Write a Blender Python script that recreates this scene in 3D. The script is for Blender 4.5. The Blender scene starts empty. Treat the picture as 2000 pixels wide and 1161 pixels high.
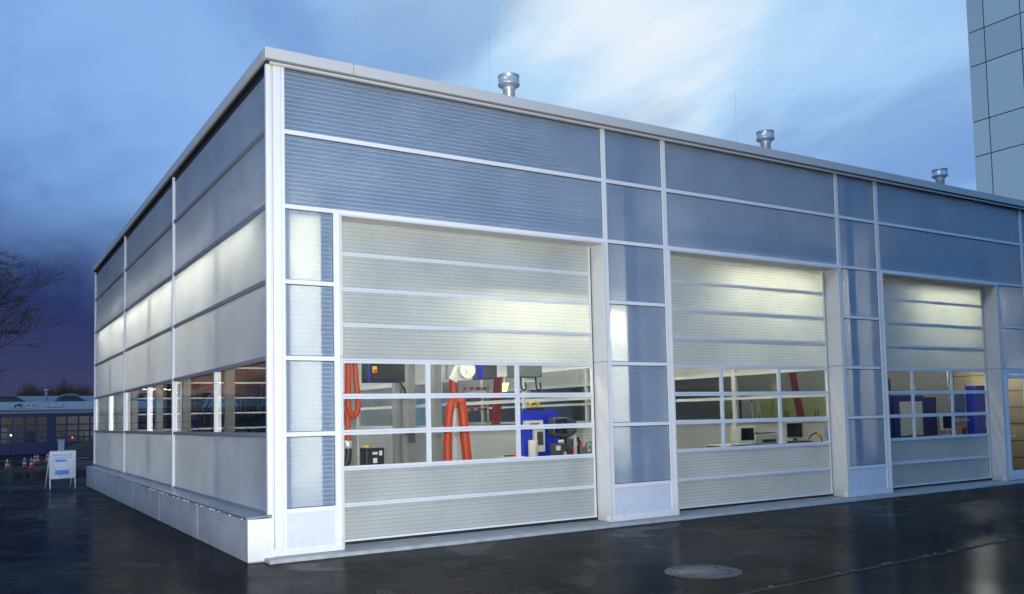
import bpy, math, random
from mathutils import Vector, Matrix
R = math.radians
S = bpy.context.scene
COL = S.collection
random.seed(7)

# ------------------------------------------------------------------ camera
cam_d = bpy.data.cameras.new('camera')
cam = bpy.data.objects.new('camera', cam_d)
COL.objects.link(cam)
yaw, pit, roll = -0.5555, 0.0613, -0.0221
fw = Vector((-math.sin(yaw)*math.cos(pit), math.cos(yaw)*math.cos(pit), math.sin(pit)))
r0 = Vector((math.cos(yaw), math.sin(yaw), 0)); u0 = r0.cross(fw)
rr = r0*math.cos(roll)+u0*math.sin(roll); uu = -r0*math.sin(roll)+u0*math.cos(roll)
cam.matrix_world = Matrix(((rr.x, uu.x, -fw.x, -3.4046), (rr.y, uu.y, -fw.y, -11.3907), (rr.z, uu.z, -fw.z, 1.794), (0, 0, 0, 1)))
cam_d.sensor_width = 36; cam_d.lens = 36*1715.17/2000
cam_d.shift_y = (708.38-580.5)/2000
cam_d.clip_start = 0.1; cam_d.clip_end = 3000
S.camera = cam

# ------------------------------------------------------------------ light, sky, exposure
SUN_EL, SUN_AZ = 24, 250          # degrees; azimuth clockwise from +y
S.view_settings.view_transform = 'Standard'; S.view_settings.look = 'None'
S.view_settings.exposure = 0; S.view_settings.gamma = 1
S.render.engine = 'CYCLES'
S.cycles.use_denoising = True
S.cycles.max_bounces = 8; S.cycles.transparent_max_bounces = 12
S.cycles.sample_clamp_indirect = 6
sun_d = bpy.data.lights.new('sun', 'SUN'); sun = bpy.data.objects.new('sun', sun_d); COL.objects.link(sun)
sun_d.energy = .5; sun_d.angle = R(11); sun_d.color = (1, .97, .93)
sv = Vector((math.sin(R(SUN_AZ))*math.cos(R(SUN_EL)), math.cos(R(SUN_AZ))*math.cos(R(SUN_EL)), math.sin(R(SUN_EL))))
sun.rotation_euler = sv.to_track_quat('Z', 'Y').to_euler(); sun.location = sv*60

# the photographer's flash, whose glints show in the door glass and on the window mullions of the photograph
fl_d = bpy.data.lights.new('camera_flash', 'SPOT'); fl = bpy.data.objects.new('camera_flash', fl_d); COL.objects.link(fl)
fl_d.energy = 7200; fl_d.shadow_soft_size = .06; fl_d.color = (1, .98, .95); fl.location = (-3.36, -11.42, 2.02)
fl_d.spot_size = R(92); fl_d.spot_blend = 1.0
fl.rotation_euler = Vector((-math.sin(R(20)), -math.cos(R(20)), -.05)).to_track_quat('Z', 'Y').to_euler()

class NT:
    """small node-graph helper"""
    def __init__(self, tree): self.t = tree; self.n = tree.nodes; self.l = tree.links
    def new(self, typ, **kw):
        n = self.n.new(typ)
        for k, v in kw.items():
            if k.startswith('i_'): n.inputs[k[2:].replace('_', ' ')].default_value = v
            else: setattr(n, k, v)
        return n
    def link(self, a, b): self.l.new(a, b)
    def math(self, op, a, b=None, c=None, clamp=False):
        n = self.n.new('ShaderNodeMath'); n.operation = op; n.use_clamp = clamp
        for i, v in enumerate((a, b, c)):
            if v is None: continue
            if isinstance(v, (int, float)): n.inputs[i].default_value = v
            else: self.l.new(v, n.inputs[i])
        return n.outputs[0]
    def smooth(self, v, a, b):
        n = self.n.new('ShaderNodeMapRange'); n.interpolation_type = 'SMOOTHSTEP'
        self.l.new(v, n.inputs[0]); n.inputs[1].default_value = a; n.inputs[2].default_value = b
        return n.outputs[0]
    def mix(self, f, a, b):
        n = self.n.new('ShaderNodeMix'); n.data_type = 'RGBA'
        for i, v in ((0, f), (6, a), (7, b)):
            if isinstance(v, (int, float)): n.inputs[i].default_value = v
            elif isinstance(v, tuple): n.inputs[i].default_value = (*v[:3], 1)
            else: self.l.new(v, n.inputs[i])
        return n.outputs[2]
    def ramp(self, v, stops):
        n = self.n.new('ShaderNodeValToRGB'); e = n.color_ramp.elements
        while len(e) < len(stops): e.new(0.5)
        for i, (p, c) in enumerate(stops): e[i].position = p; e[i].color = (*c, 1)
        self.l.new(v, n.inputs[0]); return n.outputs[0]

def lin(r, g, b):
    f = lambda c: (c/255/12.92 if c/255 <= .04045 else ((c/255+.055)/1.055)**2.4)
    return (f(r), f(g), f(b))

W = bpy.data.worlds.new('World'); S.world = W; W.use_nodes = True
w = NT(W.node_tree); w.n.clear()
out = w.new('ShaderNodeOutputWorld')
sky = w.new('ShaderNodeTexSky'); sky.sky_type = 'NISHITA'; sky.sun_disc = False
sky.sun_elevation = R(SUN_EL); sky.sun_rotation = R(SUN_AZ)
bg1 = w.new('ShaderNodeBackground'); bg1.inputs[1].default_value = .05
w.link(sky.outputs[0], bg1.inputs[0])
tc = w.new('ShaderNodeTexCoord')
sep = w.new('ShaderNodeSeparateXYZ'); w.link(tc.outputs['Generated'], sep.inputs[0])
# cloud noise on a flattened dome so that the clouds draw out towards the horizon
den = w.math('ADD', w.math('MAXIMUM', sep.outputs[2], 0.0), .30)
px_ = w.math('DIVIDE', sep.outputs[0], den); py_ = w.math('DIVIDE', sep.outputs[1], den)
cmb = w.new('ShaderNodeCombineXYZ'); w.link(px_, cmb.inputs[0]); w.link(py_, cmb.inputs[1])
mp = w.new('ShaderNodeMapping'); mp.inputs['Rotation'].default_value = (0, 0, R(-52)); mp.inputs['Scale'].default_value = (1.9, 1.1, 1)
mp.inputs['Location'].default_value = (3.1, 1.7, 0)
w.link(cmb.outputs[0], mp.inputs[0])
n1 = w.new('ShaderNodeTexNoise', i_Scale=1.6, i_Detail=8.0, i_Roughness=.55, i_Distortion=.35); w.link(mp.outputs[0], n1.inputs['Vector'])
n2 = w.new('ShaderNodeTexNoise', i_Scale=.55, i_Detail=3.0, i_Roughness=.5); w.link(mp.outputs[0], n2.inputs['Vector'])
# brightness falls away from the thin bright part of the cloud
dv = w.new('ShaderNodeVectorMath'); dv.operation = 'DOT_PRODUCT'
az, el = R(40), R(27)
dv.inputs[1].default_value = (math.sin(az)*math.cos(el), math.cos(az)*math.cos(el), math.sin(el))
w.link(tc.outputs['Generated'], dv.inputs[0])
ang = w.math('DIVIDE', w.math('ARCCOSINE', dv.outputs['Value']), math.pi)      # 0..1 over 180 degrees
jit = w.math('MULTIPLY', w.math('SUBTRACT', n1.outputs[0], .5), -.19)
jit2 = w.math('MULTIPLY', w.math('SUBTRACT', n2.outputs[0], .5), -.10)
a2 = w.math('ADD', ang, w.math('ADD', jit, jit2))
n3 = w.new('ShaderNodeTexNoise', i_Scale=1.5, i_Detail=7.0, i_Roughness=.52, i_Distortion=.25); w.link(mp.outputs[0], n3.inputs['Vector'])
skyb = w.ramp(a2, [(0.0, lin(244, 247, 255)), (.018, lin(224, 240, 255)), (.048, lin(182, 220, 252)), (.13, lin(146, 188, 242)), (.19, lin(128, 170, 228)),
                   (.235, lin(112, 152, 212)), (.30, lin(66, 98, 162)), (.37, lin(84, 152, 222)), (.62, lin(94, 176, 250)), (.76, lin(92, 172, 250)), (1.0, lin(120, 190, 255))])
thick = w.smooth(n3.outputs[0], .45, .63)
vs = w.new('ShaderNodeVectorMath'); vs.operation = 'MULTIPLY'; w.link(skyb, vs.inputs[0]); vs.inputs[1].default_value = (.60, .64, .74)
skyc = w.mix(w.math('MULTIPLY', thick, .72), skyb, vs.outputs[0])      # thicker, darker cloud
# storm bank lying low in the north and north-west
bk = w.math('ADD', sep.outputs[2], w.math('MULTIPLY', w.math('SUBTRACT', n1.outputs[0], .5), -.16))
bank = w.math('MULTIPLY', w.smooth(bk, .245, .125), w.smooth(w.math('SUBTRACT', sep.outputs[0], w.math('MULTIPLY', sep.outputs[1], .75)), -.10, -.45))
skyc = w.mix(bank, skyc, lin(35, 50, 102))
# purple dusk band near the horizon
hz = w.smooth(sep.outputs[2], .17, .0)
dusk = w.mix(n1.outputs[0], lin(42, 48, 92), lin(74, 70, 106))
skyc2 = w.mix(w.math('MULTIPLY', hz, .8), skyc, dusk)
d2 = w.new('ShaderNodeVectorMath'); d2.operation = 'DOT_PRODUCT'; w.link(tc.outputs['Generated'], d2.inputs[0])
d2.inputs[1].default_value = (math.sin(R(335))*math.cos(R(4)), math.cos(R(335))*math.cos(R(4)), math.sin(R(4)))
glow = w.math('MULTIPLY', w.smooth(d2.outputs['Value'], .905, .985), w.math('MULTIPLY', w.smooth(sep.outputs[2], .20, .03), w.smooth(n3.outputs[0], .36, .56)))
skyc2 = w.mix(glow, skyc2, lin(206, 158, 140))
# below the horizon: dark ground colour
gnd = w.smooth(sep.outputs[2], -.01, -.06)
skyc3 = w.mix(gnd, skyc2, (.01, .012, .02))
bg2 = w.new('ShaderNodeBackground'); w.link(skyc3, bg2.inputs[0]); bg2.inputs[1].default_value = 1.0
ms = w.new('ShaderNodeMixShader'); ms.inputs[0].default_value = .97
w.link(bg1.outputs[0], ms.inputs[1]); w.link(bg2.outputs[0], ms.inputs[2]); w.link(ms.outputs[0], out.inputs[0])

# ------------------------------------------------------------------ materials
def mat(name, col, rough=.5, metal=0.0, vary=.06, scale=6.0, bump=0.0, bscale=60.0, spec=.5, coat=0.0, rvar=.08, grime=0.0):
    m = bpy.data.materials.new(name); m.use_nodes = True
    t = NT(m.node_tree); b = t.n['Principled BSDF']
    tcn = t.new('ShaderNodeTexCoord')
    nz = t.new('ShaderNodeTexNoise', i_Scale=scale, i_Detail=5.0); t.link(tcn.outputs['Object'], nz.inputs['Vector'])
    lo = tuple(max(0, c*(1-vary*2)) for c in col); hi = tuple(min(1, c*(1+vary*2)) for c in col)
    t.link(t.mix(nz.outputs[0], lo, hi), b.inputs['Base Color'])
    b.inputs['Metallic'].default_value = metal
    if grime:
        ge = t.new('ShaderNodeNewGeometry'); gz = t.new('ShaderNodeSeparateXYZ'); t.link(ge.outputs['Position'], gz.inputs[0])
        gn = t.new('ShaderNodeTexNoise', i_Scale=9.0, i_Detail=6.0, i_Roughness=.65); t.link(ge.outputs['Position'], gn.inputs['Vector'])
        mk = t.math('MULTIPLY', t.smooth(t.math('ADD', gz.outputs[2], t.math('MULTIPLY', gn.outputs[0], -.5)), .12, -.25), grime)
        src = b.inputs['Base Color'].links[0].from_socket
        t.link(t.mix(mk, src, (.16, .14, .12)), b.inputs['Base Color'])
    t.link(t.math('ADD', rough-rvar/2, t.math('MULTIPLY', nz.outputs[0], rvar)), b.inputs['Roughness'])
    b.inputs['Specular IOR Level'].default_value = spec
    b.inputs['Coat Weight'].default_value = coat
    if bump:
        nb = t.new('ShaderNodeTexNoise', i_Scale=bscale, i_Detail=4.0); t.link(tcn.outputs['Object'], nb.inputs['Vector'])
        bp = t.new('ShaderNodeBump', i_Strength=bump, i_Distance=.01); t.link(nb.outputs[0], bp.inputs['Height'])
        t.link(bp.outputs[0], b.inputs['Normal'])
    return m

def emis(name, col, strength):
    m = bpy.data.materials.new(name); m.use_nodes = True
    b = m.node_tree.nodes['Principled BSDF']
    b.inputs['Base Color'].default_value = (*col, 1); b.inputs['Emission Color'].default_value = (*col, 1)
    b.inputs['Emission Strength'].default_value = strength
    return m

def sheet(name, dif, trn, pitch=.0605, line=.15, gloss_r=.28, fac=.5, speck=.75):
    """translucent ribbed multiwall sheet: scatters the daylight outside, lets lamps inside glow through"""
    m = bpy.data.materials.new(name); m.use_nodes = True
    t = NT(m.node_tree); t.n.clear()
    o = t.new('ShaderNodeOutputMaterial')
    g = t.new('ShaderNodeNewGeometry'); sp = t.new('ShaderNodeSeparateXYZ'); t.link(g.outputs['Position'], sp.inputs[0])
    fr = t.math('FRACT', t.math('DIVIDE', sp.outputs[2], pitch))
    d = t.math('ABSOLUTE', t.math('SUBTRACT', fr, .5))
    msk = t.smooth(d, line, .03)
    nz = t.new('ShaderNodeTexNoise', i_Scale=1.1, i_Detail=4.0); t.link(g.outputs['Position'], nz.inputs['Vector'])
    n2 = t.new('ShaderNodeTexNoise', i_Scale=85.0, i_Detail=2.0); t.link(g.outputs['Position'], n2.inputs['Vector'])
    spk = t.math('MULTIPLY', t.math('SUBTRACT', n2.outputs[0], .5), speck)
    k = t.math('ADD', t.math('ADD', .74, t.math('MULTIPLY', nz.outputs[0], .46)), spk)
    dcol = t.mix(msk, dif, tuple(min(.95, c*2.0+.04) if dif[0] < .4 else c*.82 for c in dif))
    vm = t.new('ShaderNodeVectorMath'); vm.operation = 'SCALE'; t.link(dcol, vm.inputs[0]); t.link(k, vm.inputs['Scale'])
    tcol = t.mix(msk, trn, tuple(c*.60 for c in trn))
    vt = t.new('ShaderNodeVectorMath'); vt.operation = 'SCALE'; t.link(tcol, vt.inputs[0]); t.link(k, vt.inputs['Scale'])
    D = t.new('ShaderNodeBsdfDiffuse'); t.link(vm.outputs[0], D.inputs[0])
    T = t.new('ShaderNodeBsdfTranslucent'); t.link(vt.outputs[0], T.inputs[0])
    mx = t.new('ShaderNodeMixShader'); mx.inputs[0].default_value = fac; t.link(D.outputs[0], mx.inputs[1]); t.link(T.outputs[0], mx.inputs[2])
    G = t.new('ShaderNodeBsdfGlossy'); G.inputs['Roughness'].default_value = gloss_r
    bp = t.new('ShaderNodeBump', i_Strength=.35, i_Distance=.006); t.link(t.math('ADD', msk, t.math('MULTIPLY', n2.outputs[0], .6)), bp.inputs['Height'])
    t.link(bp.outputs[0], G.inputs['Normal'])
    fz = t.new('ShaderNodeFresnel'); fz.inputs[0].default_value = 1.58
    m2 = t.new('ShaderNodeMixShader'); t.link(t.math('MINIMUM', t.math('MULTIPLY', fz.outputs[0], 1.9), .19), m2.inputs[0]); t.link(mx.outputs[0], m2.inputs[1]); t.link(G.outputs[0], m2.inputs[2])
    t.link(m2.outputs[0], o.inputs[0])
    return m

def glass(name, tint=(.86, .9, .9)):
    m = bpy.data.materials.new(name); m.use_nodes = True
    t = NT(m.node_tree); t.n.clear(); o = t.new('ShaderNodeOutputMaterial')
    a = t.new('ShaderNodeBsdfTransparent'); a.inputs[0].default_value = (*tint, 1)
    g = t.new('ShaderNodeBsdfGlossy'); g.inputs['Roughness'].default_value = .015
    f = t.new('ShaderNodeFresnel'); f.inputs[0].default_value = 1.5
    tcn = t.new('ShaderNodeTexCoord'); nz = t.new('ShaderNodeTexNoise', i_Scale=2.0, i_Detail=3.0); t.link(tcn.outputs['Object'], nz.inputs['Vector'])
    bp = t.new('ShaderNodeBump', i_Strength=.04, i_Distance=.01); t.link(nz.outputs[0], bp.inputs['Height']); t.link(bp.outputs[0], g.inputs['Normal'])
    x = t.new('ShaderNodeMixShader'); t.link(t.math('MULTIPLY', f.outputs[0], .85, clamp=True), x.inputs[0]); t.link(a.outputs[0], x.inputs[1]); t.link(g.outputs[0], x.inputs[2])
    t.link(x.outputs[0], o.inputs[0]); return m

M = dict(
    white=mat('white_coated_aluminium', (.74, .75, .76), .34, vary=.035, scale=2.0, grime=.22),
    alu=mat('satin_aluminium', (.66, .68, .71), .36, .0, vary=.03),
    fascia=mat('light_grey_fascia', (.56, .56, .54), .4, vary=.02, scale=1.5),
    liner=mat('grey_steel_liner', (.60, .60, .58), .45, vary=.04, scale=2.0, bump=.05, bscale=6, grime=.3),
    kick=mat('pale_blue_grey_panel', (.60, .63, .69), .5, vary=.04, grime=.22),
    inner_wall=mat('warm_grey_wall', (.44, .37, .22), .5, vary=.05),
    dark=mat('dark_anodised_frame', (.20, .21, .24), .45),
    wall=sheet('ribbed_translucent_wall', (.275, .37, .54), (.74, .76, .70)),
    door=sheet('ribbed_translucent_door', (.60, .64, .63), (.56, .59, .53), pitch=.0563, line=.14),
    inner=sheet('ribbed_inner_wall', (.62, .62, .59), (.5, .5, .48)),
    glass=glass('clear_glass'), glass2=glass('tinted_glass', (.86, .87, .88)),
    rubber=mat('black_rubber', (.012, .012, .013), .6),
    conc=mat('pale_wet_concrete', (.32, .33, .33), .5, vary=.22, scale=5, bump=.25, bscale=30),
    bright=mat('bright_anodised_frame', (.66, .67, .68), .32, .8, vary=.02),
    zinc=mat('zinc_flashing', (.34, .38, .42), .32, .6, vary=.08, scale=3),
    plinth=mat('grey_coated_plinth', (.44, .45, .46), .42, vary=.14, scale=2.2, bump=.15, bscale=25, grime=.3),
    steel=mat('galvanised_steel', (.74, .76, .78), .34, .55, vary=.12, scale=9),
    col=mat('grey_steel_column', (.26, .26, .25), .5, .2),
    floor=mat('workshop_floor', (.16, .15, .14), .35, vary=.15, scale=1.0),
    roofm=mat('grey_roof_membrane', (.16, .17, .18), .7),
    ceil=mat('dark_ceiling', (.12, .12, .12), .8),
    orange=mat('orange_hose_rubber', (.58, .065, .014), .5, vary=.12, scale=14),
    redhose=mat('red_hose_rubber', (.40, .035, .02), .5, vary=.12, scale=14),
    black=mat('black_plastic', (.016, .016, .018), .45),
    navy=mat('navy_blue_paint', (.004, .013, .115), .4),
    blue=mat('bright_blue_paint', (.012, .028, .42), .38),
    cream=mat('cream_plastic', (.62, .60, .50), .5),
    offw=mat('off_white_plastic', (.70, .70, .66), .45),
    lgrey=mat('light_grey_plastic', (.45, .46, .46), .45),
    skyblue=mat('sky_blue_paint', (.16, .30, .46), .45), dgrey=mat('dark_grey_metal', (.05, .055, .06), .45),
    greengrey=mat('green_grey_metal', (.10, .12, .12), .5),
    yellow=mat('yellow_plastic', (.75, .50, .02), .4),
    red=mat('red_plastic', (.60, .02, .02), .4),
    screen=mat('dark_screen', (.01, .01, .012), .15),
    pink=mat('pink_paper', (.7, .12, .15), .5),
    lime=mat('yellow_green_locker', (.46, .50, .20), .45),
    bluegrey=mat('blue_grey_sheet', (.12, .17, .28), .5),
    bark=mat('brown_bark', (.085, .052, .034), .85, vary=.25, scale=12, bump=.4),
    twig=mat('reddish_twigs', (.20, .105, .055), .85, vary=.25, scale=9),
    farwhite=mat('white_fascia_board', (.62, .64, .68), .5, vary=.04),
    farroof=mat('grey_corrugated_roof', (.20, .21, .23), .6, vary=.15, scale=2),
    soil=mat('brown_soil', (.075, .058, .04), .95, vary=.35, scale=5, bump=1.0, bscale=14),
    coneo=mat('orange_red_cone', (.36, .035, .02), .5), conew=mat('white_cone_band', (.48, .48, .48), .4),
    tower=mat('grey_green_cladding', (.72, .83, .82), .5, vary=.07, scale=.6),
    signblue=mat('blue_sign_print', (.13, .30, .75), .5), signink=mat('dark_sign_print', (.05, .07, .15), .5),
    signpale=mat('pale_sign_face', (.72, .77, .86), .4, vary=.01),
    iron=mat('cast_iron', (.035, .035, .036), .4, vary=.3, scale=20, bump=.4, bscale=40),
    lid=mat('wet_concrete_lid', (.075, .075, .072), .32, vary=.3, scale=6, bump=.2, bscale=20, rvar=.3),
    tube=emis('fluorescent_tube', (1.0, .99, .93), 82.0),
    tube_dim=emis('fluorescent_tube_dim', (1.0, .98, .86), 36.0), tube_hot=emis('fluorescent_tube_bright', (1.0, .95, .70), 110.0),
    tube_warm=emis('fluorescent_tube_warm', (1.0, .92, .58), 44.0),
    tube_soft=emis('added_tube_soft', (1.0, .99, .9), 20.0), tube_faint=emis('added_tube_faint', (1.0, .98, .9), 6.0),
    lampy=emis('yellow_lamp', (1.0, .95, .35), 2.5), ledred=emis('red_indicator', (1, .04, .03), 6.0), ledw=emis('white_indicator', (1, .9, .7), 5.0),
)

def hose_mat(name, c1, c2):
    m = mat(name, c1, .5, vary=.1, scale=14); t = NT(m.node_tree); b = t.n['Principled BSDF']
    tcn = t.new('ShaderNodeTexCoord'); sp = t.new('ShaderNodeSeparateXYZ'); t.link(tcn.outputs['Object'], sp.inputs[0])
    d = t.math('ABSOLUTE', t.math('SUBTRACT', t.math('FRACT', t.math('DIVIDE', sp.outputs[2], .03)), .5))
    t.link(t.mix(t.smooth(d, .46, .22), c2, c1), b.inputs['Base Color'])  # darker rings put the shade of the hose grooves into the colour
    return m
M['orange'] = hose_mat('orange_hose_rubber', (.58, .066, .013), (.30, .024, .007)); M['redhose'] = hose_mat('red_hose_rubber', (.40, .035, .018), (.14, .012, .006))
# wet asphalt
def asphalt():
    m = bpy.data.materials.new('wet_asphalt'); m.use_nodes = True
    t = NT(m.node_tree); b = t.n['Principled BSDF']
    g = t.new('ShaderNodeNewGeometry'); sp = t.new('ShaderNodeSeparateXYZ'); t.link(g.outputs['Position'], sp.inputs[0])
    big = t.new('ShaderNodeTexNoise', i_Scale=.22, i_Detail=6.0, i_Roughness=.62, i_Distortion=.6); t.link(g.outputs['Position'], big.inputs['Vector'])
    mid = t.new('ShaderNodeTexNoise', i_Scale=2.2, i_Detail=6.0, i_Roughness=.6); t.link(g.outputs['Position'], mid.inputs['Vector'])
    fine = t.new('ShaderNodeTexNoise', i_Scale=70.0, i_Detail=4.0, i_Roughness=.7); t.link(g.outputs['Position'], fine.inputs['Vector'])
    t.link(t.mix(t.math('ADD', t.math('MULTIPLY', big.outputs[0], .6), t.math('MULTIPLY', mid.outputs[0], .4)), (.0025, .0025, .003), (.008, .0078, .008)), b.inputs['Base Color'])
    src = b.inputs['Base Color'].links[0].from_socket
    t.link(t.mix(t.smooth(fine.outputs[0], .58, .72), src, (.035, .034, .032)), b.inputs['Base Color'])
    # wetter, mirror-like beyond the drain line nearest the camera
    line = t.math('ADD', sp.outputs[1], t.math('MULTIPLY', sp.outputs[0], -.06))
    wet = t.smooth(line, -5.20, -5.45)
    rg = t.math('ADD', .10, t.math('MULTIPLY', t.smooth(t.math('ADD', t.math('MULTIPLY', big.outputs[0], .7), t.math('MULTIPLY', mid.outputs[0], .3)), .42, .60), .20))
    rg2 = t.math('MULTIPLY', rg, t.math('SUBTRACT', 1.0, t.math('MULTIPLY', wet, .30)))
    pn = t.new('ShaderNodeTexNoise', i_Scale=.55, i_Detail=5.0, i_Roughness=.5); t.link(g.outputs['Position'], pn.inputs['Vector'])
    pud = t.smooth(pn.outputs[0], .615, .645)                    # shallow puddles with clear edges
    rgh = t.math('MAXIMUM', t.math('MULTIPLY', rg2, t.math('SUBTRACT', 1.0, t.math('MULTIPLY', pud, .8))), .035)
    t.link(rgh, b.inputs['Roughness'])
    b.inputs['Specular IOR Level'].default_value = .0
    hgt = t.math('ADD', t.math('MULTIPLY', mid.outputs[0], .8), t.math('MULTIPLY', fine.outputs[0], .5))
    bp = t.new('ShaderNodeBump', i_Strength=.12, i_Distance=.012); t.link(hgt, bp.inputs['Height']); t.link(bp.outputs[0], b.inputs['Normal'])
    G = t.new('ShaderNodeBsdfGlossy'); t.link(rgh, G.inputs['Roughness']); t.link(bp.outputs[0], G.inputs['Normal'])
    fz = t.new('ShaderNodeFresnel'); fz.inputs[0].default_value = 1.33
    film = t.math('ADD', t.math('ADD', .22, t.math('MULTIPLY', pud, .14)), t.math('ADD', t.math('MULTIPLY', wet, .06), t.math('MULTIPLY', t.smooth(big.outputs[0], .62, .36), .16)))   # share of the surface under a water film
    mx = t.new('ShaderNodeMixShader'); t.link(t.math('MULTIPLY', fz.outputs[0], film), mx.inputs[0]); t.link(b.outputs[0], mx.inputs[1]); t.link(G.outputs[0], mx.inputs[2])
    t.link(mx.outputs[0], t.n['Material Output'].inputs['Surface'])
    return m
M['asphalt'] = asphalt()

# ------------------------------------------------------------------ mesh helpers
class MB:
    def __init__(s): s.v = []; s.f = []; s.sm = []
    def face(s, pts, smooth=False):
        b = len(s.v); s.v += [tuple(p) for p in pts]; s.f.append(tuple(range(b, b+len(pts)))); s.sm.append(smooth); return s
    def box(s, x0, x1, y0, y1, z0, z1):
        x0, x1 = sorted((x0, x1)); y0, y1 = sorted((y0, y1)); z0, z1 = sorted((z0, z1))
        b = len(s.v)
        s.v += [(x0, y0, z0), (x1, y0, z0), (x1, y1, z0), (x0, y1, z0), (x0, y0, z1), (x1, y0, z1), (x1, y1, z1), (x0, y1, z1)]
        for q in ((0, 3, 2, 1), (4, 5, 6, 7), (0, 1, 5, 4), (1, 2, 6, 5), (2, 3, 7, 6), (3, 0, 4, 7)):
            s.f.append(tuple(b+i for i in q)); s.sm.append(False)
        return s
    def prism(s, prof, axis, a, b_):
        """closed profile (2-D) swept along axis 'x','y' or 'z' from a to b"""
        def P(p, c): return {'x': (c, p[0], p[1]), 'y': (p[0], c, p[1]), 'z': (p[0], p[1], c)}[axis]
        n = len(prof); b = len(s.v)
        s.v += [P(p, a) for p in prof]+[P(p, b_) for p in prof]
        for i in range(n):
            j = (i+1) % n; s.f.append((b+i, b+j, b+n+j, b+n+i)); s.sm.append(False)
        s.f.append(tuple(b+i for i in reversed(range(n)))); s.sm.append(False)
        s.f.append(tuple(b+n+i for i in range(n))); s.sm.append(False)
        return s
    def rev(s, prof, seg=24, c=(0, 0, 0), cap=True, smooth=True):
        """lathe about z: prof = [(r,z)...]"""
        b = len(s.v)
        for r, z in prof:
            for k in range(seg):
                a = 2*math.pi*k/seg; s.v.append((c[0]+r*math.cos(a), c[1]+r*math.sin(a), c[2]+z))
        for i in range(len(prof)-1):
            for k in range(seg):
                k2 = (k+1) % seg
                s.f.append((b+i*seg+k, b+i*seg+k2, b+(i+1)*seg+k2, b+(i+1)*seg+k)); s.sm.append(smooth)
        if cap:
            s.f.append(tuple(b+k for k in reversed(range(seg)))); s.sm.append(False)
            e = b+(len(prof)-1)*seg
            s.f.append(tuple(e+k for k in range(seg))); s.sm.append(False)
        return s
    def tube(s, path, rad, seg=10, cap=True):
        """round tube along points; rad a number or one radius per point"""
        pts = [Vector(p) for p in path]; n = len(pts)
        rads = rad if isinstance(rad, (list, tuple)) else [rad]*n
        b = len(s.v); prev = None
        for i, p in enumerate(pts):
            d = (pts[min(i+1, n-1)]-pts[max(i-1, 0)]).normalized()
            if prev is None: ux = d.orthogonal().normalized()
            else: ux = (prev-d*prev.dot(d)); ux = ux.normalized() if ux.length > 1e-6 else d.orthogonal().normalized()
            prev = ux; uy = d.cross(ux)
            for k in range(seg):
                a = 2*math.pi*k/seg; s.v.append(tuple(p+(ux*math.cos(a)+uy*math.sin(a))*rads[i]))
        for i in range(n-1):
            for k in range(seg):
                k2 = (k+1) % seg
                s.f.append((b+i*seg+k, b+i*seg+k2, b+(i+1)*seg+k2, b+(i+1)*seg+k)); s.sm.append(True)
        if cap:
            s.f.append(tuple(b+k for k in reversed(range(seg)))); s.sm.append(False)
            s.f.append(tuple(b+(n-1)*seg+k for k in range(seg))); s.sm.append(False)
        return s
    def build(s, name, m, parent=None, bevel=0.0):
        me = bpy.data.meshes.new(name); me.from_pydata(s.v, [], s.f)
        me.polygons.foreach_set('use_smooth', s.sm); me.update()
        me.materials.append(M[m] if isinstance(m, str) else m)
        o = bpy.data.objects.new(name, me); COL.objects.link(o)
        if parent: o.parent = parent
        if bevel:
            bv = o.modifiers.new('bevel', 'BEVEL'); bv.width = bevel; bv.segments = 2; bv.limit_method = 'ANGLE'
        return o

def tag(o, label, cat, group=None):
    o['label'] = label; o['category'] = cat
    if group: o['group'] = group
    return o
def thing(name, label, cat, loc=(0, 0, 0), rz=0.0, group=None):
    o = bpy.data.objects.new(name, None); o.empty_display_size = .2; COL.objects.link(o)
    o.location = loc; o.rotation_euler = (0, 0, rz)
    return tag(o, label, cat, group)
def part(name, parent):
    o = bpy.data.objects.new(name, None); o.empty_display_size = .1; COL.objects.link(o); o.parent = parent; return o
def struct(o): o['kind'] = 'structure'; return o
def copy_tree(o, parent=None):
    c = o.copy(); COL.objects.link(c)
    if parent: c.parent = parent
    for ch in [x for x in COL.objects if x.parent is o]: copy_tree(ch, c)
    return c
def bez(p, n=24):
    """Catmull-Rom through the points"""
    P = [Vector(q) for q in p]; P = [P[0]*2-P[1]]+P+[P[-1]*2-P[-2]]; o = []
    for i in range(1, len(P)-2):
        for k in range(n):
            t = k/n; a, b, c, d = P[i-1:i+3]
            o.append(.5*((2*b)+(c-a)*t+(2*a-5*b+4*c-d)*t*t+(3*b-a-3*c+d)*t**3))
    o.append(P[-2]); return o

# ------------------------------------------------------------------ ground
struct(MB().face([(-400, -200, 0), (600, -200, 0), (600, 700, 0), (-400, 700, 0)]).build('asphalt_yard', 'asphalt'))
# drain line across the yard
dr = MB(); sl = MB()
def dy(x): return -5.30+.06*x
x = -2.0
while x < 16:
    L = random.uniform(.18, .55)
    sl.face([(x, dy(x)-.035, .004), (x+L-.015, dy(x+L)-.035, .004), (x+L-.015, dy(x+L)+.03+random.uniform(-.01, .012), .004), (x, dy(x)+.03+random.uniform(-.01, .012), .004)])
    if random.random() < .3:
        q = random.uniform(.04, .2); dr.box(x+.03, x+.03+q, dy(x)+.032, dy(x)+.05+random.uniform(0, .015), 0, .012)
    x += L
struct(sl.build('drain_channel', 'rubber')); struct(dr.build('drain_kerb', 'lid'))

# ------------------------------------------------------------------ the workshop hall
hall = thing('workshop_hall', 'long flat roofed workshop hall clad in ribbed translucent panels with three sectional doors', 'building')
ZR = [.62, 1.62, 2.63, 3.65, 4.665, 5.68]; H = .029
ZT = 6.555
XE, YE = 24.1, 18.5
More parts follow.
